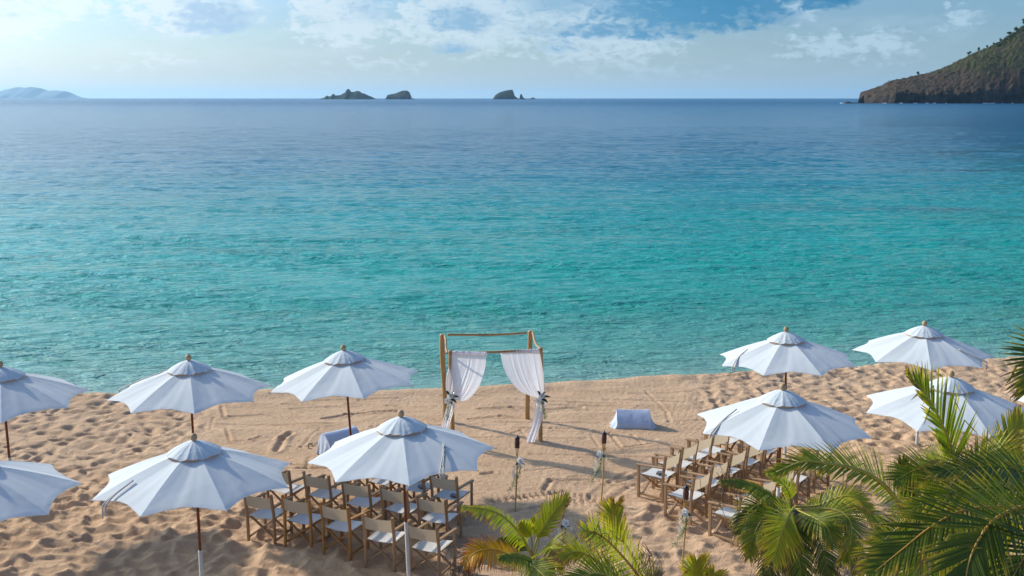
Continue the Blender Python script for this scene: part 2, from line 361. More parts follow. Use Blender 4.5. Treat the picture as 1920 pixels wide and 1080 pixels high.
wx = X + .35*fbm(X*.9, Y*.9, 3, 11); wy = Y + .22*fbm(X*.9+40, Y*.9, 3, 12)
# raked, driven-over middle; trampled sides
flat = sst(-8.2, -6.6, X + .5*vnoise(Y*.8, X*.3, 3))*(1-sst(3.8, 5.2, X-.10*(Y-22)+.6*vnoise(Y*.9, X*.3, 4)))*sst(16.9, 18.0, Y - np.abs(X-.4)*.28 + .5*vnoise(X*.7, Y*.4, 8))
flat = np.maximum(flat, .85*np.exp(-(((X-.6)/1.5)**2))*sst(14.2, 15.2, Y))
flat = np.maximum(flat, .6*np.exp(-((X-7.0)/1.6)**2-((Y-19.5)/1.2)**2))
b1 = cells(wx+.06*fbm(X*3, Y*3, 2, 9), wy+.05*fbm(X*3+9, Y*3, 2, 10), .40, .27, 21); b2 = cells(wx+.1*fbm(X*3, Y*3, 2, 9), wy, .22, .16, 22); b3 = cells(wx, wy, .8, .55, 23)
near = 1-sst(17.5, 20.5, Y)
amp = (.75 + .5*fbm(X*.25, Y*.25, 3, 31))
holes = np.exp(-cells(wx, wy, .40, .36, 24)*15.)*(.6+.8*vnoise(X*1.7, Y*1.7, 25)) + .7*np.exp(-cells(wx+7.3, wy+1.9, .55, .42, 26)*17.)
Z = (b1*(.06+.17*near) + b2*(.03+.05*near) + b3*.10*near - .12*holes*(1-.6*near) - .035)*amp*(1-.95*flat)
Z += .045*fbm(X*.35, Y*.5, 3, 41) + .011*fbm(X*6, Y*7, 3, 43)*(1-.6*flat) + .030*(cells(wx+3, wy+5, .17, .15, 27)-.25)*(1-flat)*np.clip(.5+1.5*fbm(X*.6, Y*.6, 2, 28), 0, 1) + (.010*fbm(X*2, Y*2.5, 3, 44))
# raked relief: long low ridges running along the beach
rid = vnoise(X*.45+3, Y*2.6+.25*X, 51); Z += flat*(.030*np.sign(rid)*np.abs(rid)**.6*.6 + .006*vnoise(X*.6, Y*14+.9*X, 52) + .004*vnoise(X*5, Y*5, 53))
Z += flat*.05*(cells(wx, wy*1.0, 1.5, .62, 54)-.2)*sst(19.5, 20.5, Y)
def groove(pts, wdt, dep, lug=0, lugw=.0, rim=.5):
    """a wheel or rake groove along a polyline, with an optional ladder of tyre lugs"""
    global Z
    for (x0, y0), (x1, y1) in zip(pts[:-1], pts[1:]):
        i0, i1 = np.searchsorted(xs, [min(x0, x1)-.6, max(x0, x1)+.6]); j0, j1 = np.searchsorted(ys, [min(y0, y1)-.6, max(y0, y1)+.6])
        A = X[j0:j1, i0:i1]; B = Y[j0:j1, i0:i1]; L = math.hypot(x1-x0, y1-y0); ux, uy = (x1-x0)/L, (y1-y0)/L
        s_ = (A-x0)*ux+(B-y0)*uy; d = -(A-x0)*uy+(B-y0)*ux + .03*vnoise(A*2, B*2, 77); e = np.abs(s_-np.clip(s_, 0, L)); q = np.sqrt(d*d+e*e)
        dz = -dep*np.exp(-(q/wdt)**2) + rim*dep*np.exp(-((q-1.9*wdt)/(wdt*.8))**2)
        if lug: dz += -lug*(np.sin(s_*2*math.pi/.13) > .1)*(q < lugw)
        Z[j0:j1, i0:i1] += dz
def gp(px, py): p_ = at(px, py, 10) - Vector((0, 0, H)); k = -H/p_.z; return (p_.x*k, p_.y*k)
for pts, wd, dp, lg, lw in [
    ([(925,941),(985,934),(1050,924)], .05, .02, .035, .13), ([(1064,930),(1112,931)], .05, .02, .03, .12), ([(1078,943),(1112,941)], .05, .01, .025, .15),
    ([(960,960),(1000,955),(1060,950)], .06, .02, 0, 0), ([(1022,920),(1033,904),(1110,901)], .05, .035, 0, 0), ([(905,893),(925,890)], .05, .04, 0, 0),
    ([(1098,938),(1145,905),(1175,890)], .06, .025, 0, 0), ([(1110,940),(1160,905),(1215,885)], .06, .025, 0, 0), ([(1125,950),(1180,915),(1230,893)], .05, .02, 0, 0),
    ([(1143,818),(1165,845),(1225,838)], .035, .03, 0, 0), ([(1108,820),(1124,845)], .03, .02, 0, 0), ([(1185,822),(1210,842)], .03, .02, 0, 0), ([(975,812),(988,826)], .03, .02, 0, 0),
    ([(958,820),(978,814)], .03, .02, 0, 0), ([(985,886),(1052,881)], .025, .03, 0, 0), ([(415,770),(420,790),(500,785)], .04, .03, 0, 0), ([(425,812),(433,835),(470,833),(490,826)], .035, .03, 0, 0),
    ([(520,850),(532,830),(545,822)], .07, .05, 0, 0), ([(560,848),(600,812)], .03, .02, 0, 0), ([(605,792),(650,786),(700,783),(745,780)], .045, .04, .01, .08), ([(400,790),(395,815)], .03, .02, 0, 0),
    ([(900,775),(960,772),(1020,776),(1090,770)], .06, .03, 0, 0), ([(880,795),(940,790),(1000,794)], .05, .03, 0, 0), ([(1210,740),(1250,778),(1255,800)], .04, .015, 0, 0), ([(1180,745),(1300,742)], .03, .02, 0, 0),
    ([(1240,738),(1330,770)], .025, .008, 0, 0), ([(560,882),(660,880)], .04, .03, 0, 0), ([(580,860),(575,880)], .04, .02, 0, 0)]:
    groove([gp(*q) for q in pts], wd, dp, lg, lw)
for k in range(26):
    x0 = rng.uniform(-7, 4); y0 = rng.uniform(19, 25); L = rng.uniform(.8, 3.2); a = rng.normal(0, .12)
    groove([(x0, y0), (x0+L*.5, y0+a*L*.5+rng.normal(0, .05)), (x0+L, y0+a*L)], .045, .018, 0, 0)
for k in range(14):      # fan of rake lines
    x0 = 4.1+.16*k; groove([(x0, 25.0), (x0-.5, 23.2), (x0-1.2, 21.9)], .025, .005, 0, 0)
S_ = shore(X); d_ = Y-S_
Z = Z*(1-sst(-.3, .6, d_)) + .06*np.exp(-((d_+.25)/.35)**2)*(1+.8*vnoise(X*1.8, Y*1.2, 61)) + .12*sst(17, 25, Y)*(1-sst(0, .5, d_))
Z -= 1.9*np.clip(d_, 0, 30)**.8*.45*sst(0, .8, d_)
Z = np.where(d_ > 0, np.maximum(Z, -6), Z)
HS = Z
def sand_z(x, y):
    i = np.searchsorted(xs, x); j = np.searchsorted(ys, y); return float(HS[max(j-3, 0):j+3, max(i-3, 0):i+3].mean())
grid_mesh('sand', X, Y, Z, SAND)

# ------------------------------------------------------------------ sea
SEAZ = -.42
yr = list(22*(1.0030**np.arange(870))); 
while yr[-1] < 42000: yr.append(yr[-1]*1.07)
yr = np.array(yr); u = np.linspace(-1, 1, 880)
Ys, Us = np.meshgrid(yr, u, indexing='ij'); Xs = Us*(Ys*.57+8)
Zs = np.zeros_like(Xs); sp = np.maximum(Ys*.0030, (Ys*.57+8)*2/880)
for k in range(70):
    lam = .24*(4.5/.24)**(k/69.) * rng.uniform(.9, 1.1); th = rng.normal(-90, 26); kx, ky = math.cos(rad(th))*2*math.pi/lam, math.sin(rad(th))*2*math.pi/lam
    A_ = .0080*lam/(1+(lam/1.5)**2); ph = rng.uniform(0, 6.28); s_ = np.sin(kx*Xs+ky*Ys+ph + .6*np.sin(.13*Xs+.07*Ys+k))
    Zs += A_*(2*(.5+.5*s_)**1.8-.9)*np.clip((lam/sp-2.2)/2, 0, 1)
Zs *= np.clip(.85+1.1*fbm(Xs*.10, Ys*.35, 4, 71), .25, 2)*(sst(25, 36, Ys)*.8+.2)
Zs = Zs*(1-sst(250, 400, Ys)) + SEAZ
grid_mesh('sea', Xs, Ys, Zs, SEA)

# ------------------------------------------------------------------ far land
def mat_rock(name, rock1, rock2, scrub, green, zg, gmix=.8, sc=.06):
    m, t = M(name); P = wpos(t); s = t.node('ShaderNodeSeparateXYZ', {0: P}); N = t.node('ShaderNodeSeparateXYZ', {0: t.node('ShaderNodeNewGeometry').outputs['Normal']})
    n = t.noise(P, sc, 7, .65); n2 = t.noise(P, sc*.3, 5, .6); n3 = t.noise(P, sc*4, 4, .6)
    c = t.mix(t.smooth(n, .38, .62), rock1, rock2)
    sl_ = t.math('ADD', N.outputs[2], t.math('MULTIPLY', t.math('SUBTRACT', n, .5), .8))
    c = t.mix(t.smooth(sl_, .45, .7), c, scrub)
    g = t.math('ADD', t.math('DIVIDE', s.outputs[2], zg), t.math('MULTIPLY', t.math('SUBTRACT', n2, .5), 2.4))
    c = t.mix(t.math('MULTIPLY', t.math('MULTIPLY', t.smooth(g, .7, 1.3), t.smooth(n3, .4, .6)), gmix), c, green)
    c = t.mix(t.math('MULTIPLY', t.smooth(n3, .5, .75), .4), c, tuple(a*.5 for a in rock1))
    out(t, principled(t, Base_Color=c, Roughness=.95, Specular_IOR_Level=.1, Normal=bump(t, t.math('ADD', n, t.math('MULTIPLY', n3, .4)), 2.5, 1.)).outputs[0]); return m
HEADM = mat_rock('headland_ground', (.035, .03, .028), (.10, .08, .068), (.085, .062, .042), (.055, .09, .016), 48)
ISLM = mat_rock('island_rock', (.018, .022, .024), (.045, .045, .042), (.03, .038, .026), (.02, .035, .02), 40, .5, .03)
FARM = mat_plain('haze_tinted_hill', (.20, .26, .31), .95, .02, .002)  # pale blue of far haze is put into the hills' own colour
def zat(px, py, d): return at(px, py, d).z
def silhouette(name, sil, d, depth, mat, crest=.5, nx=220, ny=36, rough=.10, seed=1, z0=SEAZ, cliff=.0):
    """rocky landform whose crest line follows sil = [(px, py)] at distance d; real depth either side of the crest"""
    px = np.array([q[0] for q in sil], float); zz = np.array([zat(q[0], q[1], d) for q in sil]); xx = np.array([at(q[0], q[1], d).x for q in sil])
    gx = np.linspace(xx[0], xx[-1], nx); gz = np.interp(gx, xx, zz); v = np.linspace(-1, 1, ny)
    Vv, Xx = np.meshgrid(v, gx, indexing='ij'); Zc = np.tile(gz, (ny, 1)); hmax = gz.max()
    local = np.clip(Zc/hmax, .15, 1)**.5
    Yy = d + Vv*depth*local*(1+.15*fbm(Xx/(hmax*1.2), Vv*2, 3, seed))
    prof = np.where(np.abs(Vv) < 1, (1-np.abs(Vv)**1.5), 0)
    prof = cliff*np.clip((1-np.abs(Vv))*8, 0, 1)+(1-cliff)*prof
    n = fbm(Xx/(hmax*.5), Yy/(hmax*.5), 5, seed+3)*rough*2*hmax*local*(4*np.abs(Vv)*(1-np.abs(Vv)))
    Z_ = Zc*prof + n*np.clip(1-np.abs(Vv), 0, .3)*3
    Z_ = np.where(np.abs(Vv) > .98, -6, Z_)
    return grid_mesh(name, Xx, Yy, Z_+z0*0, mat)
# distances chosen so the waterline falls where the flat sea puts it
silhouette('island', [(596,187),(604,184),(609,182.5),(613,179),(618,181),(622,178.5),(625,175.5),(629,179),(638,178),(648,173),(650,168),(653,166.5),(656,169),(658,172.5),(664,172),(670,170),(674,171),(679,174.5),(684,175.5),(690,179),(697,181.5),(704,185),(711,187)], 7000, 140, ISLM, rough=.12, seed=5)
silhouette('island', [(720,187.5),(724,184),(727,178),(733,176.5),(740,175.5),(748,172.5),(754,170),(762,169.5),(767,172),(770,178),(771,184),(778,185.5),(781,187.5)], 7000, 110, ISLM, rough=.12, seed=8, cliff=.3)
silhouette('island', [(923,187.5),(926,182),(929,178),(937,173),(946,170),(955,168.5),(961,168.3),(963,173),(965,180),(970,184),(974,185),(975.5,177),(977,175.8),(979,178),(981,183),(985,185.5),(990,186.5),(994,184.5),(1000,182.5),(1003,185),(1007,187.5)], 7000, 80, ISLM, rough=.10, seed=9, cliff=.3)
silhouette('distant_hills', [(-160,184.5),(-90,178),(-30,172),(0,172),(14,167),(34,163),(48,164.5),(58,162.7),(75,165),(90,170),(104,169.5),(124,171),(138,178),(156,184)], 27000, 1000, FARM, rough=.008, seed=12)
HSIL = [(1610,192.3),(1611.5,180),(1613,173),(1622,170),(1635,166),(1652,161),(1660,156),(1666,152.5),(1682,149),(1702,144.7),(1733,138.5),(1763,129),(1784,120),(1812,106),(1845,91),(1876,77),(1902,60),(1920,48),(1960,20),(2030,-25),(2150,-70),(2350,-80),(2600,-60)]
HD = 1700.
hx = np.array([at(q[0], q[1], HD).x for q in HSIL]); hz = np.array([zat(q[0], q[1], HD) for q in HSIL])
gx = np.concatenate([np.linspace(hx[0]+.1, at(1990, 100, HD).x, 330), np.linspace(at(1995, 100, HD).x, hx[-1], 60)]); gz = np.interp(gx, hx, hz); vv = np.linspace(-1, 1, 120)
VV, XX = np.meshgrid(vv, gx, indexing='ij'); ZC = np.tile(gz, (len(vv), 1)); near_w = 85*np.clip((XX-hx[0])/60, .15, 1)**.5 + .05*(XX-hx[0]); far_w = 60+ (XX-hx[0])*.9
YY = HD + np.where(VV < 0, VV*near_w, VV*far_w); a_ = np.abs(VV)
cl = 11*np.clip((XX-hx[0])/8, 0, 1) + 4*fbm(XX/40, XX*0+2, 4, 91)          # sea cliff height
cl = np.minimum(np.clip(cl, 5, 30), ZC*.9)
rise = 1-a_**1.15
ZH = np.where(VV < 0, cl*np.clip((1-a_)*22, 0, 1) + (ZC-cl)*rise, ZC*rise)
gul = fbm(XX/22+.05*YY, YY/24, 6, 92); gul2 = -np.abs(fbm(XX/14, YY/60+XX/40, 4, 93))
ZH += (gul*2.6+gul2*1.0)*np.clip(a_*3, 0, 1)*np.clip(ZC/60, .15, 1)*np.clip((1-a_)*10, 0, 1)
ZH += 1.6*fbm(XX/5, YY/5, 4, 96)*np.clip((1-a_)*10, 0, 1)*np.clip(ZC/30, .1, 1)
ZH += 8*fbm(XX/11, YY/9, 5, 95)*np.clip((1-a_)*30, 0, 1)*np.exp(-np.clip(1-a_-.05, 0, 1)/.12)*(VV < 0)
ZH = np.where(a_ > .99, -5, ZH); XX = XX + (YY-HD)*.37
hs = grid_mesh('headland', XX, YY, ZH, HEADM)
def head_surf(px, frac):   # point on the near slope under picture column px, frac 0 = crest .. 1 = shore
    x = at(px, 150, HD).x; i = int(np.clip(np.searchsorted(gx, x), 1, len(gx)-1)); j = int(np.clip(np.searchsorted(vv, -frac), 1, len(vv)-1))
    return Vector((XX[j, i], YY[j, i], ZH[j, i]))
silhouette('rock_islet', [(1583,193),(1587,190.6),(1590,190.2),(1594,191.5),(1600,192.3),(1612,192.6),(1616,193)], 1600, 6, HEADM, nx=40, ny=10, seed=22)
FOAM = mat_plain('sea_foam', (.8, .82, .82), .8, .05)
g = G()
for px_, w_ in [(1588,5),(1724,4),(1746,2.5),(1763,4),(1784,2),(1853,3),(1865,9),(1888,5),(1912,6),(1668,2),(1700,2)]:
    c = at(px_, 193.4, 1590)
    for k in range(5):
        x = c.x+rng.normal(0, w_*.5); y = 1608+rng.normal(0, 3)
        g.lathe([(0.01, 1.1*rng.uniform(.4, 1)), (w_*.25, .7), (w_*.4, -.4)], 7, (x, y, SEAZ))
g.obj('sea_foam', FOAM, kind='stuff')

# scrub and trees on the headland
BUSH = [mat_plain('bush_dark', (.035, .055, .022), .9, .4, .8), mat_plain('bush_green', (.085, .125, .022), .9, .4, .8)]
def clump(g, c, r, h, n, leaf, rr):
    for k in range(n):
        v = Vector((rr.normal(), rr.normal(), rr.normal())).normalized()*rr.uniform(.35, 1)**.5
        p = c + Vector((v.x*r, v.y*r, v.z*h)); a = Vector((rr.normal(), rr.normal(), rr.normal())).normalized()*leaf*rr.uniform(.6, 1.3); b = a.orthogonal().normalized()*leaf*rr.uniform(.5, 1)
        g.add([p-a, p-b, p+a, p+b], [(0, 1, 2, 3)])
g = G(); g2 = G()
for k in range(2200):
    px_ = rng.uniform(1640, 2000); fr = rng.uniform(0, .75)**1.1; p_ = head_surf(px_, fr)
    if px_ > 1860 and rng.random() < .5: fr = rng.uniform(0, .12); p_ = head_surf(px_, fr)
    elif rng.random() > .35 + .5*vnoise(np.array([px_/30.]), np.array([fr*5]), 3)[0]*2: continue
    r = rng.uniform(.5, 1.5)*(1+max(0, (px_-1780)/150)*(1-fr)*.7)
    clump(g2 if rng.random() < .45*(1-fr) else g, p_+Vector((0, 0, r*.4)), r*1.2, r*.7, 12, r*.42, rng)
g.obj('scrub', BUSH[0], kind='stuff'); g2.obj('scrub', BUSH[1], kind='stuff')
TREES = [(1720,8.5,'small round tree alone low on the headland ridge'), (1812,9,'slim lone tree partway up the headland ridge'), (1830,10,'bare thin tree just uphill of the slim lone tree on the ridge'),
 (1845,6,'low bush-like tree at the foot of the green ridge line'), (1857,6,'small dark tree between two wider crowns on the headland ridge'), (1869,8,'flat-topped tree on the headland ridge'),
 (1885,9,'pointed dark tree high on the headland ridge'), (1896,10,'narrow dark tree beside the large crown near the photo edge'), (1911,15,'large dark tree crown at the top of the headland by the photo edge')]
for px_, h, lab in TREES:
    h *= .8
    p_ = head_surf(px_, 0.0); p_.z -= .5
    o = empty('tree', p_, lab, 'tree', 'trees along the headland ridge')
    g = G(); g.tube([(0, 0, -1), (.1, 0, h*.3), (.3, 0, h*.6)], [h*.05, h*.04, h*.02], 6)
    for k in range(4): a = rng.uniform(0, 6.28); g.tube([(0.1, 0, h*.3), (math.cos(a)*h*.22, math.sin(a)*h*.22, h*.65)], [h*.025, h*.01], 5)
    g.obj('trunk', TRUNK, o); g = G()
    thin = .45 if px_ in (1830,) else 1
    for k in range(7): clump(g, Vector((rng.normal()*h*.13*thin, rng.normal()*h*.13*thin, h*rng.uniform(.28, .82))), h*.24*thin, h*.20, int(60*thin), h*.075, rng)
    g.obj('crown', BUSH[0] if px_ != 1869 else BUSH[1], o)

# ------------------------------------------------------------------ umbrellas
UR, UDR, UL = 1.45, .526, 2.12
def canopy_z(r): u_ = r/UR; return UL + UDR*(1-u_) + .035*math.sin(math.pi*min(u_, 1))
def panel(k):
    nu, nv = 26, 16; V = []; r = np.random.default_rng(100+k); ph = r.uniform(0, 6, 6)
    for i in range(nu+1):
        for j in range(nv+1):
            u_ = i/nu; v = j/nv; sc = math.sin(math.pi*v); ue = .03 + .97*u_*(1-.088*sc*u_**2.5)
            a0, a1 = 0, math.pi/4; R_ = ue*UR
            x = R_*((1-v)*math.cos(a0)+v*math.cos(a1)); y = R_*((1-v)*math.sin(a0)+v*math.sin(a1))
            z = canopy_z(R_) - .022*sc*math.sin(math.pi*ue)
            e0, e1 = math.exp(-v/.13), math.exp(-(1-v)/.13)      # puckers along the rib seams
            z += .0055*ue*(e0*math.sin(ue*38+v*34+ph[0])*(v > .02) + e1*math.sin(ue*41+(1-v)*34+ph[1])*(v < .98))*min(1, v*12)*min(1, (1-v)*12)
            z += .007*math.sin(ue*5+ph[2]+v*9)*sc*ue + .004*math.sin(v*26+ph[3]+ue*7)*ue*sc
            if u_ > .97: z -= .004
            V.append((x, y, z))
    Fc = [(i*(nv+1)+j, (i+1)*(nv+1)+j, (i+1)*(nv+1)+j+1, i*(nv+1)+j+1) for i in range(nu) for j in range(nv)]
    return V, Fc
def make_umbrella():
    root = empty('beach_umbrella', (0, 0, 0), '', 'umbrella', 'white canvas umbrellas on the sand')
    for k in range(8):
        V, Fc = panel(k); o = mesh('canopy_panel', V, Fc, CANVAS, root, True); o.rotation_euler.z = k*math.pi/4
        # hem fold
        hem = [V[26*17+j] for j in range(17)]; o2 = G().tube([(x, y, z-.003) for x, y, z in hem], .0045, 5).obj('hem', CANVAS, o)
        o3 = G().beam((.06, 0, canopy_z(.06)-.035), (UR-.05, 0, canopy_z(UR-.05)-.022), .018, .026).obj('rib', POLE, root); o3.rotation_euler.z = k*math.pi/4
        G().beam((.045, 0, UL-.20), (.72, 0, canopy_z(.72)-.05), .016, .022).obj('strut', POLE, root).rotation_euler.z = k*math.pi/4
        G().tube([(UR-.02, 0, canopy_z(UR)-.006), (UR+.022, 0, canopy_z(UR+.01)-.008)], [.011, .008], 6).obj('rib_tip', FINIAL, root).rotation_euler.z = k*math.pi/4
    # vent cap with wavy hem
    V = []; n, mrow = 144, 12; r = np.random.default_rng(5)
    for i in range(mrow+1):
        for j in range(n):
            p = i/mrow; a = 2*math.pi*j/n; sc = abs(math.sin(4*a)); rr_ = .028+.372*p*(1-.045*sc*p)
            fold = .6*(.006*math.sin(a*11+1.3+math.sin(a*3))+.005*math.sin(a*19+2*math.sin(a*2+1))+.003*math.sin(a*31+2))*p*(.5+.8*math.sin(a*2.5+.7)**2)
            zt = UL+UDR+.082; zh = canopy_z(.40)+.010 + .030*sc
            z = zt-(zt-zh)*p**1.45 + fold + .014*math.cos(8*a)*p**2*.5; V.append((rr_*math.cos(a), rr_*math.sin(a), z))
    Fc = [(i*n+j, (i+1)*n+j, (i+1)*n+(j+1) % n, i*n+(j+1) % n) for i in range(mrow) for j in range(n)]
    mesh('vent_cap', V, Fc, CAPC, root, True)
    V = []; 
    for i, (rr_, dz) in enumerate([(.30, .020), (.385, .022), (.390, .012), (.375, .006)]):
        for j in range(48): a = 2*math.pi*j/48; V.append((rr_*math.cos(a)*(1-.02*abs(math.sin(4*a))), rr_*math.sin(a)*(1-.02*abs(math.sin(4*a))), canopy_z(rr_)+dz))
    mesh('vent_lining', V, [(i*48+j, (i+1)*48+j, (i+1)*48+(j+1) % 48, i*48+(j+1) % 48) for i in range(3) for j in range(48)], LINING, root, True)
    G().lathe([(.001, .195), (.02, .191), (.038, .178), (.05, .155), (.053, .13), (.047, .106), (.034, .09), (.022, .082), (.022, .06), (.001, .055)], 18, (0, 0, UL+UDR)).obj('finial', FINIAL, root, True)
    G().tube([(0, 0, .5), (0, 0, UL+UDR+.05)], .022, 12).obj('pole', POLE, root, True)
    G().lathe([(.05, .06), (.05, 0), (.03, -.02)], 12, (0, 0, UL-.18)).obj('hub', POLE, root, True)
    G().lathe([(.03, -.5), (.03, 1.04), (.024, 1.045)], 12).obj('sleeve', PVC, root, True)
    return root
def strap(root, ang, pts, hang, braid=False, doff=.020):
    """webbing tie lying on the canopy, its ends hanging off the hem; pts = [(r, angle deg)] in the umbrella's own frame"""
    g = G()
    def P3(r, a): return Vector((r*math.cos(rad(a)), r*math.sin(rad(a)), canopy_z(r*1.03)+.012))
    path = [P3(r, a) for r, a in pts]
    for sgn in (-1, 1):
        L = []
        for i, q in enumerate(path):
            d_ = (path[min(i+1, len(path)-1)]-path[max(i-1, 0)]).normalized(); s_ = d_.cross(Vector((0, 0, 1))).normalized()
            k = i/(len(path)-1); L.append(q + s_*sgn*(doff*math.sin(math.pi*k*2.2)*.9 + (.012 if k > 0 else 0)))
        e = L[-1]; o_ = Vector((e.x, e.y, 0)).normalized()
        L += [e+o_*.02+Vector((0, 0, -.05)), e+o_*.025+Vector((sgn*.01, 0, -hang*(.8 if sgn < 0 else 1)))]
        L = cr(L, 24)
        if braid:
            for ph in (0, 2.1, 4.2): g.tube([q+Vector((.014*math.sin(i*1.1+ph), .014*math.cos(i*1.1+ph), .012*math.cos(i*.9+ph))) for i, q in enumerate(L)], .008, 5)
            if sgn > 0: break
        else: g.tube(L, .012, 6)
    return g.obj('tie_strap', ROPE, root, True)
UMB = [  # x, y, z of the rim hub relative to the camera, tilt x, tilt y, turn, strap, label
 ('C', -5.93, 18.266, -5.341, -.006, .015, 3.486, [(.55,150),(.95,168),(1.30,178)], .12, False, 'white umbrella in the back row, a strap along its far left edge'),
 ('D', -4.64, 14.311, -5.526, -.009, .032, 2.924, [(.92,-138),(1.2,-136),(1.38,-133)], .20, False, 'large white umbrella in the left foreground, long double strap on its left side'),
 ('E', -3.176, 19.004, -5.337, -.058, .026, 2.73, None, 0, False, 'white umbrella tilted left of the wedding arch, standing before a covered box'),
 ('F', -1.687, 15.119, -5.424, -.032, .04, 2.526, [(.78,-30),(1.0,-46),(1.28,-58)], .10, True, 'large white umbrella over the left chairs, braided cord hanging on its right side'),
 ('G', 5.738, 20.863, -5.402, -.032, .031, 2.586, [(.81,-178),(1.08,-166),(1.33,-155)], .13, False, 'white umbrella at the water line, behind the umbrella that shades the right chairs'),
 ('H', 4.473, 16.356, -5.353, .001, .019, 2.661, [(.76,-178),(1.05,-166),(1.34,-157)], .10, False, 'large white umbrella standing over the right block of chairs'),
 ('I', 8.848, 21.486, -5.409, -.006, .007, 2.091, [(.84,-58),(1.05,-52),(1.33,-46)], .16, False, 'white umbrella at far right near the water with a loose strap on its right'),
 ('J', 7.501, 16.964, -5.296, .005, .004, 2.425, None, 0, False, 'white umbrella partly hidden behind an upright green palm frond'),
 ('A', -9.071, 17.642, -5.298, -.007, .001, 5.144, None, 0, False, 'white umbrella in the back row cut by the left edge of the photo'),
 ('B', -7.52, 13.45, -5.45, 0, 0, -.39, None, 0, False, 'white umbrella in the front row cut by the left edge, finial out of frame'),
 ('K', 10.40, 17.40, -5.40, 0, 0, 2.65, None, 0, False, 'white umbrella of which only one tip shows at the right edge')]
um0 = make_umbrella()
for i, (nm, x, y, z, tx, ty, th, st, hang, braid, lab) in enumerate(UMB):
    o = um0 if i == 0 else copy_tree(um0)
    ax = Vector((tx, ty, 1)).normalized(); e1 = Vector((0, 1, 0)).cross(ax).normalized(); e2 = ax.cross(e1)
    Rm = Matrix((e1, e2, ax)).transposed() @ Matrix.Rotation(th, 3, 'Z')
    o.rotation_euler = Rm.to_euler(); o.location = Vector((x, y, z+H)) - ax*UL; o['label'] = lab
    UMB[i] = (o, st, hang, braid, th)
for o, st, hang, braid, th in UMB:
    if st: strap(o, th, [(r, a-math.degrees(th)) for r, a in st], hang, braid)

# ------------------------------------------------------------------ chairs
def make_chair(wood, seed):
    rr = random.Random(seed); j = lambda s_=.004: rr.uniform(-s_, s_)
    root = empty('directors_chair', (0, 0, 0), '', 'chair')
    for s in (-1, 1):
        x = s*.262; V = [(x, 0, -.08), (x+j(), .0, .30), (x+j(), -.004, .56), (x+j(), -.055, .93)]
        g = G(); 
        for a, b in zip(V[:-1], V[1:]): g.beam(a, Vector(b)+(Vector(b)-Vector(a)).normalized()*.002, .040, .052, (0, 1, 0))
        g.obj('rear_post', wood, root)
        G().beam((x, .53, -.08), (x, .535, .645), .036, .056, (0, 1, 0)).obj('front_post', wood, root)
        G().beam((x+s*.004, -.01, .70), (x+s*.004, .575, .655), .062, .028).obj('armrest', wood, root)
        G().beam((x-s*.004, .0, .085), (x-s*.004, .53, .085), .026, .042).obj('side_rail', wood, root)
        G().beam((x-s*.033, .02, .455), (x-s*.033, .51, .455), .022, .03).obj('seat_rail', wood, root)
    for y_ in (.07, .44):
        for s in (-1, 1): G().beam((-s*.245, y_+s*.014, .09), (s*.225, y_+s*.014, .445), .026, .042, (0, 1, 0)).obj('cross_leg', wood, root)
    # canvas seat and back, slightly slack
    n = 10; V = []; 
    for i in range(n+1):
        for k in range(n+1): u_, v = i/n, k/n; V.append((-.243+.486*u_, .03+.475*v, .472-.026*math.sin(math.pi*u_)*(.7+.3*math.sin(math.pi*v))))
    Vb = [(x, y, z-.006) for x, y, z in V]; q = (n+1)*(n+1)
    Fc = [(i*(n+1)+k, (i+1)*(n+1)+k, (i+1)*(n+1)+k+1, i*(n+1)+k+1) for i in range(n) for k in range(n)]
    mesh('seat', V+Vb, Fc+[tuple(a+q for a in f[::-1]) for f in Fc], SEATC, root, True)
    V = []
    for i in range(n+1):
        for k in range(n+1): u_, v = i/n, k/n; zz = .665+.225*v; V.append((-.268+.536*u_, -.016-.055*(zz-.56)/.37*1.0-.022*math.sin(math.pi*u_)+.0, zz-.014*math.sin(math.pi*u_)*v))
    mesh('backrest', V, Fc, BACKC, root, True)
    return root
ORD = ['first', 'second', 'third', 'fourth', 'fifth']
CH = []
def add_row(lst, block, row):
    for k, (pl, pr) in enumerate(lst): CH.append((pl, pr, block, row, k, len(lst)))
# rear-post positions (left, right as the sitter's back sees them)
add_row([((-4.53,16.55),(-4.02,16.36)), ((-3.86,16.34),(-3.34,16.10)), ((-3.15,15.98),(-2.62,15.72)), ((-2.39,15.58),(-1.87,15.36)), ((-1.63,15.27),(-1.13,15.05))], 'left', 'nearest')
add_row([((-4.48,17.78),(-3.98,17.54)), ((-3.72,17.50),(-3.20,17.26)), ((-2.95,17.02),(-2.44,16.82)), ((-2.26,16.80),(-1.75,16.56)), ((-1.58,16.40),(-1.08,16.17))], 'left', 'middle')
add_row([((-3.36,18.45),(-2.86,18.22)), ((-2.72,18.14),(-2.2,17.90)), ((-2.07,17.74),(-1.56,17.50)), ((-1.45,17.46),(-.94,17.22))], 'left', 'farthest')
add_row([((2.82,18.22),(3.17,18.64)), ((3.23,18.78),(3.58,19.18)), ((3.60,19.26),(3.96,19.62)), ((3.97,19.60),(4.36,19.96)), ((4.42,20.2),(4.8,20.55))], 'right', 'farthest from the palms')
add_row([((3.17,17.15),(3.51,17.55)), ((3.60,17.76),(3.96,18.16)), ((4.06,18.38),(4.43,18.78)), ((4.53,18.95),(4.92,19.30)), ((5.05,19.6),(5.42,19.95))], 'right', 'middle')
add_row([((3.81,16.33),(4.17,16.72)), ((4.28,16.95),(4.66,17.33)), ((4.78,17.5),(5.16,17.88)), ((5.28,18.05),(5.65,18.45)), ((5.80,18.70),(6.20,19.08))], 'right', 'nearest the palms')
protos = [make_chair(w_, i) for i, w_ in enumerate(TEAK)]; usedp = [False]*3
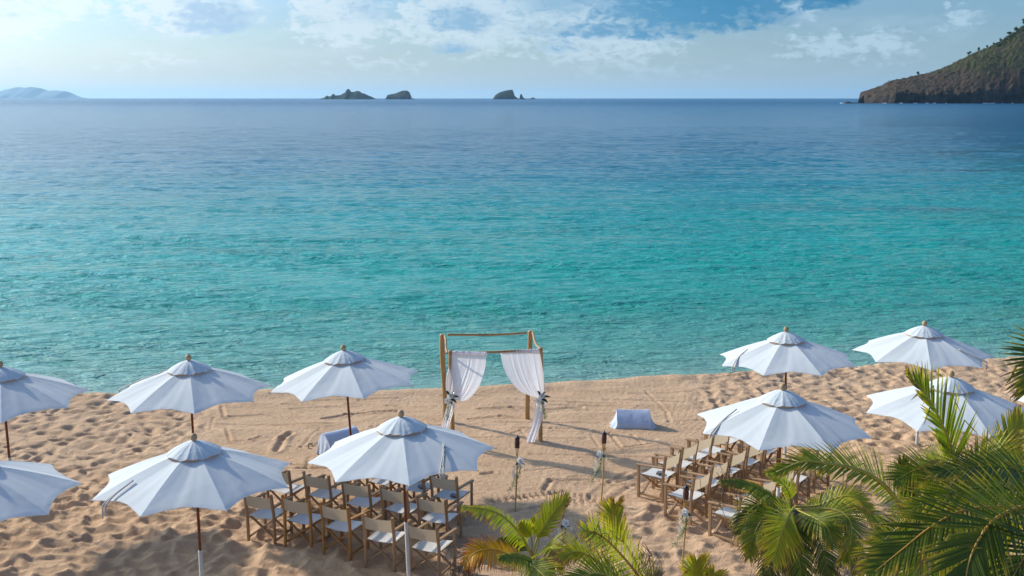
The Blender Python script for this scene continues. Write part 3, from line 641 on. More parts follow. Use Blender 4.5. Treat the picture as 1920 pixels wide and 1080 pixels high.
pick = {('left','nearest',0): 0, ('left','nearest',1): 1, ('left','nearest',2): 1, ('left','nearest',3): 2, ('left','nearest',4): 2}
LP = []
for n_, (pl, pr, blk, row, k, N_) in enumerate(CH):
    t_ = pick.get((blk, row, k), [0, 2, 0, 2, 1, 0, 2][n_ % 7]); src = protos[t_]
    o = copy_tree(src) if usedp[t_] else src; usedp[t_] = True
    mx, my = (pl[0]+pr[0])/2, (pl[1]+pr[1])/2; rz = math.atan2(pr[1]-pl[1], pr[0]-pl[0]) if blk == 'left' else math.atan2(pr[1]-pl[1], pr[0]-pl[0])
    o.location = (mx, my, sand_z(mx, my)*.6-.005); o.rotation_euler.z = rz + rng.normal(0, .025); o.rotation_euler.x = rng.normal(0, .012)
    wood = ['greyed wood', 'orange-brown wood', 'pale wood'][t_]
    if blk == 'left': lab = f"{wood} director's chair, {ORD[k]} from the left in the {row} row left of the aisle"
    else: lab = f"{wood} director's chair, {ORD[k]} from the aisle in the row {row}, right block" if row != 'middle' else f"{wood} director's chair, {ORD[k]} from the aisle in the middle row of the right block"
    lab = lab.replace('row farthest from the palms', 'row nearest the water')
    o['label'] = lab; o['group'] = 'director chairs left of the aisle' if blk == 'left' else 'director chairs right of the aisle'
    CH[n_] = (o, blk, row, k)
def chair(blk, row, k): return [c[0] for c in CH if c[1:] == (blk, row, k)][0]
for c, dx, dy, lab in [(chair('left','farthest',3), .10, .16, 'grey booklet on the seat of the chair beside the aisle, left block'), (chair('left','farthest',2), .08, .22, 'grey booklet on the second seat from the aisle, left block, under the umbrella edge'),
                       (chair('right','farthest from the palms',0), -.02, .22, 'grey folded booklet on the seat of the front chair beside the aisle, right block')]:
    m_ = Matrix.Translation(c.location) @ Matrix.Rotation(c.rotation_euler.z, 4, 'Z'); p_ = m_ @ Vector((dx, dy, .468))
    o = empty('booklet', p_, lab, 'booklet', 'grey booklets left on seats', rz=c.rotation_euler.z+rng.normal(0, .3))
    G().beam((-.075, 0, .004), (.075, 0, .004), .11, .008).obj('cover', BOOK, o); G().beam((-.072, 0, .035), (.072, .008, .028), .10, .006).obj('cover', BOOK, o); G().beam((-.07, .045, .003), (-.068, .045, .036), .02, .02).obj('spine', BOOK, o)

# ------------------------------------------------------------------ wedding arch
def bamboo(a, b, r, nodes, name, parent, mat=BAMBOO, bend=.02, seed=0):
    a, b = Vector(a), Vector(b); rr = random.Random(seed); n = 40; d = (b-a); o_ = d.normalized().orthogonal(); L = d.length
    nd = [rr.uniform(.03, .08)+L*k/nodes*rr.uniform(.97, 1.03) for k in range(nodes+1)]
    pts, rs = [], []
    for i in range(n*2+1):
        t_ = i/(n*2); s_ = t_*L; q = min(abs(s_-v) for v in nd); pts.append(a+d*t_+o_*bend*math.sin(math.pi*t_*1.3+seed)); rs.append(r*(1-.14*t_)*(1+.13*math.exp(-(q/.010)**2)-.04*math.exp(-(q/.035)**2)))
    return G().tube(pts, rs, 12).obj(name, mat, parent, True)
arch = empty('wedding_arch', (-.45, 22.2, 0), 'square bamboo wedding arch with four posts standing on the sand by the water', 'wedding arch')
off = Vector((.45, -22.2, 0))
FLb, FRb, BLb, BRb = [Vector(v)+off for v in ((-1.30,21.42,-.2), (.655,21.60,-.2), (-1.63,22.86,-.2), (.385,23.12,-.2))]
FLt, FRt, BLt, BRt = [v+off for v in (at(845,657,21.42), at(1012.5,652,21.60), at(834.5,626,22.86), at(992,621,23.12))]
for k, (a, b, r) in enumerate([(FLb, FLt, .050), (FRb, FRt, .050), (BLb, BLt, .068), (BRb, BRt, .062)]): bamboo(a, b, r, 5, 'post', arch, seed=k*3+1, bend=[.01, .02, .06, .03][k])
dn = lambda v, z: v+Vector((0, 0, z))
bamboo(dn(BLt, -.03)+Vector((.06, -.03, 0)), dn(BRt, -.03)+Vector((-.06, -.03, 0)), .028, 7, 'crossbar', arch, seed=21, bend=.015)
bamboo(dn(FLt, -.05), dn(FRt, -.05)+Vector((0, -.02, 0)), .028, 7, 'crossbar', arch, seed=22, bend=.01)
bamboo(dn(BLt, -.05)+Vector((-.05, 0, 0)), dn(FLt, -.03)+Vector((-.04, .0, 0)), .026, 5, 'crossbar', arch, seed=23, bend=.03)
bamboo(dn(BRt, -.05)+Vector((.05, 0, 0)), dn(FRt, -.03)+Vector((.03, 0, 0)), .026, 5, 'crossbar', arch, seed=24, bend=.03)
def curtain(name, Le, Re, tailL, tailR, d, label, seed):
    root = empty(name, at(*Le[0], d), label, 'curtain', 'white voile curtains tied to the arch'); o_ = root.location.copy()
    def sheet(A, B, nr, nc, amp, folds, nm, seedp):
        A = cr([at(*q, d) for q in A], nr); B = cr([at(*q, d) for q in B], nr); V = []
        for i in range(nr):
            k = i/(nr-1)
            for j in range(nc):
                v = j/(nc-1); q = A[i].lerp(B[i], v + .012*math.sin(v*folds*6.28)*k*(1-v)*v*4); am = amp[0]+(amp[1]-amp[0])*k
                vw = v+.06*math.sin(v*9+seedp)+.03*math.sin(v*23+k*2); y = am*(math.sin(vw*folds*6.28+seedp)*(.4+.6*math.sin(v*7+seedp)**2)+.35*math.sin(vw*folds*2.7*6.28+2*seedp))+.05*math.sin(math.pi*v)*math.sin(math.pi*k)
                V.append(q - o_ + Vector((0, -y-.02*k, 0)))
        return mesh(nm, V, [(i*nc+j, i*nc+j+1, (i+1)*nc+j+1, (i+1)*nc+j) for i in range(nr-1) for j in range(nc-1)], VOILE, root, True)
    sheet(Le, Re, 46, 90, (.003, .013), 5.5, 'drape', seed); sheet(tailL, tailR, 30, 50, (.010, .018), 3.2, 'tail', seed+1)
    g = G(); a, b = at(*Le[0], d)-o_, at(*Re[0], d)-o_
    pts = [a.lerp(b, k/60)+Vector((0, -.0, .004*math.sin(k*2.3))) for k in range(61)]
    g.tube(pts, [.034+.006*math.sin(k*2.9)+.004*math.sin(k*5.1) for k in range(61)], 10).obj('gathered_heading', VOILE, root, True)
    return root
curtain('curtain', [(848,661),(843.5,683),(838.5,700),(836,720),(838,738),(842,748)], [(912.5,663),(909.5,690),(902,715),(890,736),(872,751),(853,748)],
        [(841,748),(838,762),(832,782),(827,803)], [(854,748),(852,765),(846,785),(840,806)], 21.38, 'left white voile curtain tied back with flowers to the left arch post', 1.0)
curtain('curtain', [(938,660),(944,688),(955,711),(972,731),(992,741),(1008,745)], [(1011.5,657),(1017,688),(1020.5,715),(1021,738),(1019.5,746)],
        [(1007,745),(1004,764),(997,795),(988,822),(988,832)], [(1021,746),(1021,764),(1015,790),(1006,818),(994,846)], 21.54, 'right white voile curtain tied back with flowers to the right arch post', 2.3)

# ------------------------------------------------------------------ flowers
def petal(L, W_, cup=.25):
    V = [(0, 0, 0)]; n = 7
    for i in range(1, n): t_ = i/n; w_ = W_*math.sin(math.pi*min(1, t_**.75*1.02)); V += [(-w_, t_*L, cup*L*t_*t_+.08*w_), (0, t_*L, cup*L*t_*t_-.0), (w_, t_*L, cup*L*t_*t_+.08*w_)]
    V.append((0, L, cup*L*.9)); Fc = [(0, 2, 1), (0, 3, 2)]
    for i in range(n-2): b = 1+3*i; Fc += [(b, b+1, b+4, b+3), (b+1, b+2, b+5, b+4)]
    b = 1+3*(n-2); Fc += [(b, b+1, len(V)-1), (b+1, b+2, len(V)-1)]
    return V, Fc
def orchid(root, c, face, s, spin=0.):
    q = Vector(face).to_track_quat('Z', 'Y').to_matrix().to_4x4(); flower = None
    g = G()
    head = mesh('orchid', [tuple(Vector(c)+q.to_3x3() @ Vector(v)) for v in [(.012*s/.05*math.cos(a), .012*s/.05*math.sin(a), z) for z in (.0, .012) for a in (0, 1.57, 3.14, 4.71)]], [(0, 1, 5, 4), (1, 2, 6, 5), (2, 3, 7, 6), (3, 0, 4, 7), (4, 5, 6, 7)], YEL, root)
    for k in range(5):
        L, W_ = (s*1.0, s*.52) if k % 5 in (1, 4) else (s*.95, s*.34)
        V, Fc = petal(L, W_, .12); M_ = Matrix.Translation(c) @ q @ Matrix.Rotation(spin+k*2*math.pi/5, 4, 'Z')
        mesh('petal', [M_ @ Vector(v) for v in V], Fc, PETAL, head, True)
def leafblade(root, a, b, W_, up, mat=DKLEAF, name='leaf'):
    a, b = Vector(a), Vector(b); d = b-a; s_ = d.cross(Vector(up)).normalized(); n = 7; V = []
    for i in range(n+1): t_ = i/n; w_ = W_*math.sin(math.pi*(.06+.94*t_)**.8); q = a+d*t_+Vector(up)*.18*d.length*math.sin(math.pi*t_); V += [q-s_*w_, q-Vector(up)*w_*.25, q+s_*w_]
    return mesh(name, V, [(3*i+j, 3*i+j+1, 3*i+j+4, 3*i+j+3) for i in range(n) for j in (0, 1)], mat, root, True)
def vine(root, pts, n, lw, spread, seed):
    r = np.random.default_rng(seed); P_ = cr(pts, 40); g = G()
    for j in range(3): g.tube([p+Vector((spread*.4*math.sin(i*.3+j*2), spread*.3*math.cos(i*.25+j), 0))*(i/40) for i, p in enumerate(P_)], .0025, 4)
    for k in range(n):
        t_ = r.random()**.8; p = P_[int(t_*39)]+Vector(r.normal(0, spread*.45, 3))*(.35+.9*t_)
        a = Vector(r.normal(0, 1, 3)).normalized()*lw*r.uniform(.6, 1.2); b = a.orthogonal().normalized()*lw*.6
        g.add([p-a, p-b, p+a, p+b], [(0, 1, 2, 3)])
    return g.obj('trailing_vine', VINE, root, kind='stuff')
def ribbon(root, pts, w_, name='ribbon', mat=RIBBON, tw=.6):
    P_ = cr(pts, 18); V = []
    for i, p in enumerate(P_): a = i*tw*.35; s_ = Vector((math.cos(a), math.sin(a), .15)); V += [p-s_*w_/2, p+s_*w_/2]
    return mesh(name, V, [(2*i, 2*i+1, 2*i+3, 2*i+2) for i in range(17)], mat, root, True)
def bouquet(loc, label, vdir, seed, name='flower_bouquet'):
    o = empty(name, loc, label, 'flowers', 'orchid bouquets tied to the arch curtains'); r = random.Random(seed)
    orchid(o, (.02, -.09, .05), (.3, -1, .25), .085, .3); orchid(o, (-.05, -.10, -.045), (-.3, -1, .2), .085, 1.1); orchid(o, (.05, -.07, -.09), (.5, -1, -.1), .06, 2)
    for a, b in [((0, -.03, 0), (.22, -.10, .03)), ((0, -.03, .02), (.12, -.08, .15)), ((0, -.03, .03), (-.08, -.07, .17)), ((.02, -.04, -.02), (.16, -.12, -.10)), ((0, -.03, 0), (.06, -.09, -.16))]:
        leafblade(o, a, b, .035, (0, -.5, .8))
    vine(o, [(0, -.05, -.03), (.03*vdir, -.09, -.15), (.07*vdir, -.09, -.32), (.10*vdir, -.06, -.5)], 190, .013, .07, seed)
    ribbon(o, [(0, -.05, -.02), (-.03*vdir, -.1, -.14), (.01, -.09, -.28)], .02)
    return o
bouquet(at(843.5, 745, 21.33), 'orchid bouquet with dark leaves tied on the left arch post curtain', -.6, 3)
bouquet(at(1014, 745, 21.47), 'orchid bouquet with trailing vine tied on the right arch post curtain', 1, 4)

# ------------------------------------------------------------------ torches
def torch(base, lean, label, seed):
    o = empty('bamboo_torch', (*base, sand_z(*base)), label, 'torch', 'bamboo garden torches lining the aisle', rot=(lean[1], lean[0], seed*1.3)); r = random.Random(seed)
    bamboo((0, 0, -.25), (0, 0, 1.04), .0155, 6, 'cane', o, CANE, .012, seed)
    for k in range(6): a = k*math.pi/3+.3; G().beam((.010*math.cos(a), .010*math.sin(a), 1.02), (.040*math.cos(a), .040*math.sin(a), 1.22), .012, .006).obj('split_strip', CANE, o)
    G().tube([(-.03, 0, 1.06), (-.03, 0, 1.11)], .011, 8).obj('peg', CANE, o)
    n = 20; V = []
    for i in range(13):
        for j in range(n): t_ = i/12; rr_ = (.047-.008*abs(t_-.45)*2)*(1+.07*((i+j) % 2)); a = 2*math.pi*j/n; V.append((rr_*math.cos(a), rr_*math.sin(a), 1.20+.17*t_))
    mesh('woven_canister', V, [(i*n+j, i*n+(j+1) % n, (i+1)*n+(j+1) % n, (i+1)*n+j) for i in range(12) for j in range(n)], BROWNW, o)
    for z in (1.205, 1.37): G().lathe([(.040, -.008), (.049, -.006), (.049, .006), (.040, .008)], 16, (0, 0, z)).obj('band', BROWNW, o, True)
    G().lathe([(.044, 0), (.046, .008), (.034, .022), (.016, .03), (.015, .052), (.010, .054), (.001, .055)], 16, (0, 0, 1.375)).obj('metal_cap', METAL, o, True)
    G().tube([(0, 0, 1.42), (.002, 0, 1.45)], .006, 6).obj('wick', PVC, o)
    s = empty('flower_spray', o.location+Vector((lean[0]*.95, -.03, .96)), label.replace('bamboo torch', 'flowers on torch').replace('standing ', '').replace('at the bottom', ''), 'flowers', 'flower sprays tied to the torches')
    c = .02 if seed % 2 else -.02
    orchid(s, (c, -.05, .03), (.3*(1 if seed % 2 else -1), -1, .5), .072, .4); orchid(s, (c*.5-.02, -.03, .06), (-.6, -.7, .6), .055, 1.7)
    leafblade(s, (0, -.01, 0), (-.07, -.05, -.05), .03, (0, -.6, .7)); leafblade(s, (0, -.01, 0), (.085, -.05, -.02), .032, (0, -.6, .7))
    for k in range(5): ribbon(s, [(0, -.02, -.06), (-.04-.02*k, -.05, -.15), (-.06-.012*k, -.03, -.24-.03*k), (-.09-.015*k, -.03, -.30-.03*k)], .016, tw=.5+.2*k)
    for k in (-1, 1): ribbon(s, [(0, -.02, -.06), (.05*k+.02, -.05, -.02), (.11*k, -.05, -.06), (.05*k, -.04, -.10), (0, -.03, -.06)], .028, 'bow_loop', tw=.1)
    vine(s, [(.02, -.02, -.02), (.0, -.05, -.18), (-.06, -.05, -.34), (-.2, -.04, -.54)], 170, .012, .07, seed+50)
    return o
torch((.07, 17.87), (.07, 0), 'bamboo torch on the far left side of the aisle, in front of the arch', 1)
torch((1.68, 18.28), (-.03, 0), 'bamboo torch on the far right side of the aisle, beside the covered box', 2)
torch((.80, 15.10), (.02, 0), 'bamboo torch half hidden behind the yellow palm fronds at the bottom', 3)
torch((2.76, 15.42), (.0, 0), 'bamboo torch standing before the right block of chairs', 4)

# ------------------------------------------------------------------ covered boxes
def covered(loc, rz, Lx, label, prof, flare=.26, seed=0):
    o = empty('covered_box', loc, label, 'covered box', 'boxes under white cloths', rz=rz); r = np.random.default_rng(seed)
    n = 30; P_ = cr([Vector((0, y, z)) for y, z in prof], 40); V = []
    for i in range(n+1):
        for j, q in enumerate(P_):
            x = -Lx/2+Lx*i/n; w_ = .0012*math.sin(i*.55+j*.2)+.0015*math.sin(j*.6+i*.1)
            V.append((x, q.y-w_, q.z+.8*w_-.012*math.sin(math.pi*i/n)*(q.z > .2)))
    m_ = len(P_); mesh('cloth_top', V, [(i*m_+j, (i+1)*m_+j, (i+1)*m_+j+1, i*m_+j+1) for i in range(n) for j in range(m_-1)], COVER, o, True)
    for s in (-1, 1):
        V = []; K = 14
        for j, q in enumerate(P_):
            fl = flare*(1.0 if j < m_*.3 else .75)*(.75+.25*math.sin(j*.5))
            for i in range(K+1):
                t_ = i/K; z = q.z*(1-t_)+.03*t_ ; x = s*(Lx/2+fl*(.35*t_+.65*t_**2.2)); V.append((x+s*.018*math.sin(j*.9)*t_, q.y*(1-t_*.0)+(.03*math.sin(j*.55)*t_), z*(1-.0*t_)))
        mesh('end_drape', V, [(j*(K+1)+i, j*(K+1)+i+1, (j+1)*(K+1)+i+1, (j+1)*(K+1)+i) for j in range(m_-1) for i in range(K)], COVER, o, True)
    return o
PR = [(-.02, -.03), (0, .03), (.005, .17), (.13, .33), (.27, .44), (.34, .45), (.44, .30), (.50, .10), (.53, -.03)]
covered((2.77, 22.34, .02), rad(-2), .76, 'low box draped in pale cloth, alone on the sand right of the arch', PR, seed=1)
bx = covered((-3.52, 20.85, .02), rad(42), .80, 'rounded box draped in cloth beside the tilted umbrella pole left of the arch', [(-.04, -.03), (-.03, .06), (-.01, .22), (.10, .40), (.24, .49), (.34, .48), (.44, .34), (.50, .12), (.53, -.03)], flare=.10, seed=2)
cb = empty('tie_cord', at(587, 838, 20.75), 'loop of black cord at the end of the draped box left of the arch', 'cord'); g = G()
for k in range(3): g.tube(cr([(0, 0, .04*k), (-.05-.02*k, 0, .07), (-.10, .01, .03), (-.09, 0, -.03), (-.06+.02*k, .01, -.05)], 14), .007, 5)
g.tube([(0, 0, 0), (.09, .03, .10)], .010, 5); g.obj('loop', BLACKC, cb)

# ------------------------------------------------------------------ palms
def frond(palm, P_, up, Lmax, mat, rib, n=46, sides=(1, 1), base_bare=.14, ang=(68, 22), droop=.35, wd=.016, split=False, seed=0, broken=.12, tipdry=.0, foldv=.45, prof=None, thick=1.0, gap=0., dens=.92):
    """one coconut frond: a curved rib (rachis) with leaflets on both sides; P_ world points, up = normal of the blade"""
    r = np.random.default_rng(seed); N = 60; C_ = cr(P_, N); org = palm.location; n = max(14, int(n*dens)); wd *= 1.2; Lmax *= 1.08
    Lr = sum((C_[i+1]-C_[i]).length for i in range(N-1))
    g = G(); g.tube([c-org for c in C_], [(.017*(1-i/N)**.8+.0028)*min(1.6, Lr/1.3)*thick for i in range(N)], 6)
    fr = g.obj('frond', rib, palm, True)
    V, Fc, TP, RN = [], [], [], []; up = Vector(up).normalized(); pieces = []
    for sd_ in (-1, 1):
        fac = sides[0] if sd_ < 0 else sides[1]
        if fac <= 0: continue
        for k in range(n):
            t_ = base_bare + (1-base_bare)*(k+r.uniform(-.3, .3)+.5)/n; t_ = min(max(t_, base_bare), .995)
            if r.random() < gap: continue
            i = min(int(t_*(N-1)), N-2); c = C_[i].lerp(C_[i+1], t_*(N-1)-i); T = (C_[min(i+2, N-1)]-C_[max(i-2, 0)]).normalized()
            S = T.cross(up).normalized()*sd_; Un = S.cross(T).normalized()*sd_; Un = up-T*up.dot(T); Un.normalize()
            s_ = (t_-base_bare)/(1-base_bare)
            L = Lmax*fac*(.45+.55*math.sin(math.pi*min(1, .12+.85*s_))**.7)*(1-.35*s_**3)*r.uniform(.94, 1.05)
            if prof: L *= np.interp(s_, *prof)
            a = rad(ang[0]+(ang[1]-ang[0])*s_**1.1+r.normal(0, 1.8)); D = T*math.cos(a)+S*math.sin(a)+Un*(.22*foldv+r.normal(0, .02)); D.normalize()
            ns = 6; q = c.copy(); W_ = wd*r.uniform(.8, 1.15); pts = []; d = D.copy(); kink = r.random() < broken; kp = r.integers(2, 5)
            for j in range(ns+1):
                pts.append(q.copy()); d = (d + Vector((0, 0, -1))*droop*(.05+.32*(j/ns)**1.3) + Vector(r.normal(0, .010, 3))).normalized()
                if kink and j == kp: d = (d+Vector((r.normal(0, .3), r.normal(0, .3), -1.4))).normalized()
                q = q + d*(L/ns)
            b = 0; lv, lf, tp = [], [], []
            for j in range(ns+1):
                tt = j/ns; dd = (pts[min(j+1, ns)]-pts[max(j-1, 0)]).normalized(); sv = dd.cross(Un); 
                if sv.length < .05: sv = dd.orthogonal()
                sv.normalize(); nv = sv.cross(dd).normalized(); w_ = W_*(.35+.65*math.sin(math.pi*min(1, .18+.6*tt)))*(1-tt**2.6)*.5+.0008
                lv += [pts[j]-sv*w_-nv*w_*foldv-org, pts[j]-org, pts[j]+sv*w_-nv*w_*foldv-org]; tp += [tt]*3
            lf = [(3*j+m, 3*j+m+1, 3*j+m+4, 3*j+m+3) for j in range(ns) for m in (0, 1)]
            rv = r.random(); td = tipdry*(s_**1.5)
            tp = [min(1.4, x_+td+(.35 if kink and i_//3 > kp else 0)) for i_, x_ in enumerate(tp)]
            if split: pieces.append((lv, lf, tp, [rv]*len(lv)))
            else: o_ = len(V); V += lv; Fc += [tuple(x_+o_ for x_ in f) for f in lf]; TP += tp; RN += [rv]*len(lv)
    def mk(V, Fc, TP, RN, kind):
        o = mesh('leaflet' if split else 'leaflets', V, Fc, mat, fr, True, kind)
        for nm, dat in (('tip', TP), ('rnd', RN)): at_ = o.data.attributes.new(nm, 'FLOAT', 'POINT'); at_.data.foreach_set('value', [float(x_) for x_ in dat])
    if split:
        for p_ in pieces: mk(*p_, None)
    else: mk(V, Fc, TP, RN, 'stuff')
    return fr
def threads(palm, c, n, L, spread, seed):
    """dry fibres and dead leaflets hanging from old fronds"""
    r = np.random.default_rng(seed); g = G(); c = Vector(c)
    for k in range(n):
        p = c+Vector(r.normal(0, spread, 3)); q = p+Vector((r.normal(0, .07), r.normal(0, .07), -L*r.uniform(.4, 1))); m_ = p.lerp(q, .5)+Vector(r.normal(0, .03, 3))
        g.tube([p-palm.location, m_-palm.location, q-palm.location], [.004, .003, .0015], 3)
    return g.obj('dry_fibre', LEAFB, palm, kind='stuff')
def palm(px, py, d, label, trunk_r=.09, gx=None):
    c = at(px, py, d); gz = 0.; bx_ = c.x+(gx or 0)
    o = empty('palm_tree', (bx_, d-.15, gz), label, 'palm tree', 'young coconut palms in front of the beach'); n = 26
    pts = cr([(0, 0, -.15), ((c.x-bx_)*.3, .02, c.z*.4), (c.x-bx_, .15, c.z-.02)], n); g = G()
    g.tube([p for i, p in enumerate(pts)], [trunk_r*(1.25-.45*i/n)*(1+.05*(i % 2)) for i in range(n)], 12); g.obj('trunk', TRUNK, o, True)
    return o, c
def A_(pts, d0, d1=None, ds=None):
    n = len(pts); return [at(x, y, (ds[i] if ds else d0+(d1-d0)*i/(n-1))) for i, (x, y) in enumerate(pts)]
UPF = (0, -.55, .83)
# bottom centre: open yellow-green palm
D = 11.5; p1, c1 = palm(999, 1046, D, 'young palm with open yellow-green fronds at bottom centre, one orange frond on its left')
frond(p1, A_([(999,1046),(977,1004),(945,970),(912,955),(868,950)], 0, ds=[D,D,D-.05,D-.15,D-.3]), (.35,-.5,.8), .30, LEAFY, RACH, 52, (.95,.35), seed=1, droop=.5, ang=(72,30), tipdry=.35)
frond(p1, A_([(999,1046),(1007,1010),(1022,985),(1041,958),(1062,936)], 0, ds=[D,D,D,D+.05,D+.1]), (-.15,-.95,.3), .24, LEAFY, RACH, 48, (1.15,.8), base_bare=.25, seed=2, droop=.04, ang=(50,22), tipdry=.3, wd=.016)
frond(p1, A_([(997,1042),(997,1012),(988,992),(975,982)], 0, ds=[D,D,D-.05,D-.15]), (.3,-.9,.4), .15, LEAFY, RACHG, 34, (1.1,.9), base_bare=.4, seed=3, droop=.03, ang=(55,25), tipdry=.0)
frond(p1, A_([(999,1046),(980,1018),(962,1006),(935,1009)], 0, ds=[D,D+.1,D+.1,D+.1]), (.2,-.7,.6), .24, LEAFD, RACHG, 36, (1.1,.1), seed=4, droop=.7, ang=(60,40))
frond(p1, A_([(1001,1046),(1010,1015),(1001,990),(1000,975)], 0, ds=[D+.1]*4), (0,-1,.2), .10, LEAF, RACHG, 20, (1,1), base_bare=.5, seed=44, droop=.0, ang=(20,8))
frond(p1, A_([(998,1050),(1015,1033),(1030,1025),(1040,1035),(1042,1062)], 0, ds=[D,D-.2,D-.35,D-.45,D-.5]), (.25,-.6,.75), .32, LEAFY, RACH, 54, (1.0,1.05), seed=5, droop=.25, ang=(66,28), tipdry=.2)
frond(p1, A_([(995,1056),(960,1042),(925,1031),(893,1035),(870,1058)], 0, ds=[D,D-.15,D-.3,D-.4,D-.45]), (0,-.5,.85), .30, LEAFO, RACHO, 64, (1.05,.85), seed=6, droop=.6, ang=(75,40), tipdry=.12, broken=.2)
frond(p1, A_([(1045,1092),(1012,1062),(975,1046),(938,1044)], 0, ds=[D-.2,D-.5,D-.7,D-.85]), (0,-.4,.9), .24, LEAF, RACHG, 60, (1,.6), seed=7, droop=.75, ang=(70,35), tipdry=.1)
frond(p1, A_([(1000,1060),(985,1052),(1010,1070),(1040,1100)], 0, ds=[D-.1,D-.5,D-.8,D-1]), (0,-.5,.8), .34, LEAF, RACH, 50, (1,1), seed=8, droop=.3, ang=(70,30))
threads(p1, at(868,1062,D-.45), 60, .35, .09, 1); threads(p1, at(1040,1062,D-.5), 20, .3, .06, 2)
# bottom centre-right
D = 10.8; p2, c2 = palm(1218, 1130, D, 'palm with one broad frond leaning left at bottom centre, ragged dry leaf ends')
frond(p2, A_([(1218,1130),(1200,1085),(1160,1035),(1125,1003),(1093,994)], 0, ds=[D,D,D-.1,D-.25,D-.4]), (.25,-.75,.6), .36, LEAFY, RACHO, 60, (1.0,1.05), seed=11, droop=.16, ang=(62,28), tipdry=.35, broken=.25, base_bare=.06)
frond(p2, A_([(1215,1125),(1195,1060),(1160,1000),(1148,965),(1152,948)], 0, ds=[D+.2,D+.3,D+.35,D+.4,D+.4]), (.1,-.95,.3), .28, LEAFY, RACH, 50, (.9,1.0), base_bare=.4, seed=12, droop=.03, ang=(48,20), tipdry=.4)
frond(p2, A_([(1210,1130),(1160,1090),(1120,1075),(1075,1085)], 0, ds=[D-.2,D-.5,D-.6,D-.8]), (0,-.5,.8), .34, LEAF, RACH, 50, (1,1), seed=13, droop=.35, ang=(66,30))
frond(p2, A_([(1218,1130),(1212,1100),(1222,1085),(1240,1080)], 0, ds=[D,D-.2,D-.3,D-.4]), (0,-.8,.5), .22, LEAFB, RACHG, 24, (1,1), seed=14, droop=.3, ang=(60,30))
frond(p2, A_([(1200,1120),(1130,1060),(1085,1035),(1050,1045)], 0, ds=[D-.1,D-.2,D-.3,D-.4]), (.1,-.6,.75), .30, LEAFY, RACH, 50, (.7,1.), seed=15, droop=.4, ang=(66,30), tipdry=.5, broken=.4)
threads(p2, at(1118,1000,D-.3), 34, .22, .07, 3); threads(p2, at(1205,1040,D), 30, .3, .08, 4)
D = 11; p3, c3 = palm(1310, 1140, D, 'palm showing only a small tuft of leaf tips at the bottom edge, below a torch')
frond(p3, A_([(1310,1140),(1308,1100),(1305,1075),(1306,1055)], 0, ds=[D]*4), (.1,-.9,.4), .30, LEAFY, RACH, 40, (1,1), base_bare=.3, seed=17, droop=.06, ang=(48,18), tipdry=.3)
frond(p3, A_([(1310,1140),(1330,1095),(1338,1078)], 0, ds=[D]*3), (.1,-.9,.4), .24, LEAFY, RACH, 30, (1,1), base_bare=.3, seed=18, droop=.1, ang=(48,18), tipdry=.2)
# centre-right: full, drooping palm
D = 11.6; p4, c4 = palm(1488, 955, D, 'full drooping palm in front of the right block of chairs, dead leaves hanging below', .13)
F4 = [([(1488,955),(1455,935),(1424,917),(1392,904),(1352,900)], [D,D,D,D-.05,D-.1], (.3,-.5,.8), .30, LEAF, RACHG, 56, (.9,.35), .65, .1),
 ([(1484,950),(1478,922),(1462,902),(1440,889)], [D,D,D-.05,D-.1], (.4,-.8,.45), .20, LEAFY, RACHG, 40, (.7,1.0), .03, 0),
 ([(1488,952),(1478,968),(1466,1000),(1449,1050)], [D-.05,D-.45,D-.6,D-.7], (0,-1,.35), .42, LEAFY, RACH, 56, (1,1), .22, .15),
 ([(1492,955),(1520,968),(1548,985),(1562,1018)], [D-.05,D-.4,D-.6,D-.65], (.1,-.9,.5), .32, LEAF, RACH, 50, (1,1), .35, .1),
 ([(1490,950),(1530,948),(1577,931),(1608,934),(1632,952)], [D,D+.05,D,D-.05,D-.1], (0,-.6,.8), .30, LEAFY, RACH, 50, (.8,1), .45, .3),
 ([(1492,955),(1560,955),(1592,974),(1594,1016),(1580,1050)], [D-.05,D-.25,D-.4,D-.5,D-.5], (.3,-.7,.6), .34, LEAF, RACH, 56, (1,1), .4, .15),
 ([(1490,955),(1594,945),(1642,975),(1650,1010)], [D,D+.2,D+.2,D+.1], (.2,-.6,.75), .30, LEAF, RACHG, 50, (1,1), .5, .3),
 ([(1486,957),(1440,965),(1415,1000),(1405,1045)], [D,D-.2,D-.3,D-.3], (-.4,-.8,.5), .32, LEAF, RACHG, 50, (1,1), .45, .3),
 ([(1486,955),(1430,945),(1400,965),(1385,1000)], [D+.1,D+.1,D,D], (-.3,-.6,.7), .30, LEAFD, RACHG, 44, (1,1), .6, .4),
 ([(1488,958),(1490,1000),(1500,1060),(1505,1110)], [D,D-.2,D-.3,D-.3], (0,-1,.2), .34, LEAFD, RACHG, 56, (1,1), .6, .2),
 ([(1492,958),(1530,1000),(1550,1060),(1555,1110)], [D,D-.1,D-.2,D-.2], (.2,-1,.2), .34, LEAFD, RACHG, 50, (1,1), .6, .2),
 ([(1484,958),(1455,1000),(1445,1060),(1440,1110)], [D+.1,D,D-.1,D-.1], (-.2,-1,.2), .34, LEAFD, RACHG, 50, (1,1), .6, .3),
 ([(1492,958),(1560,985),(1600,1040),(1610,1095)], [D,D,D-.1,D-.2], (.3,-1,.3), .30, LEAFD, RACHG, 50, (1,1), .6, .3)]
for k, (pts, ds, up, L, mt, rb, n, sd_, dr_, td) in enumerate(F4): frond(p4, A_(pts, 0, ds=ds), up, L*.9, mt, rb, n, sd_, seed=30+k, droop=dr_, tipdry=td, broken=.15, ang=(64, 26))
for (x, y) in [(1425,985),(1450,1060),(1550,1060),(1600,1030),(1500,1075),(1365,905)]: threads(p4, at(x, y, D-.2), 36, .32, .10, x)
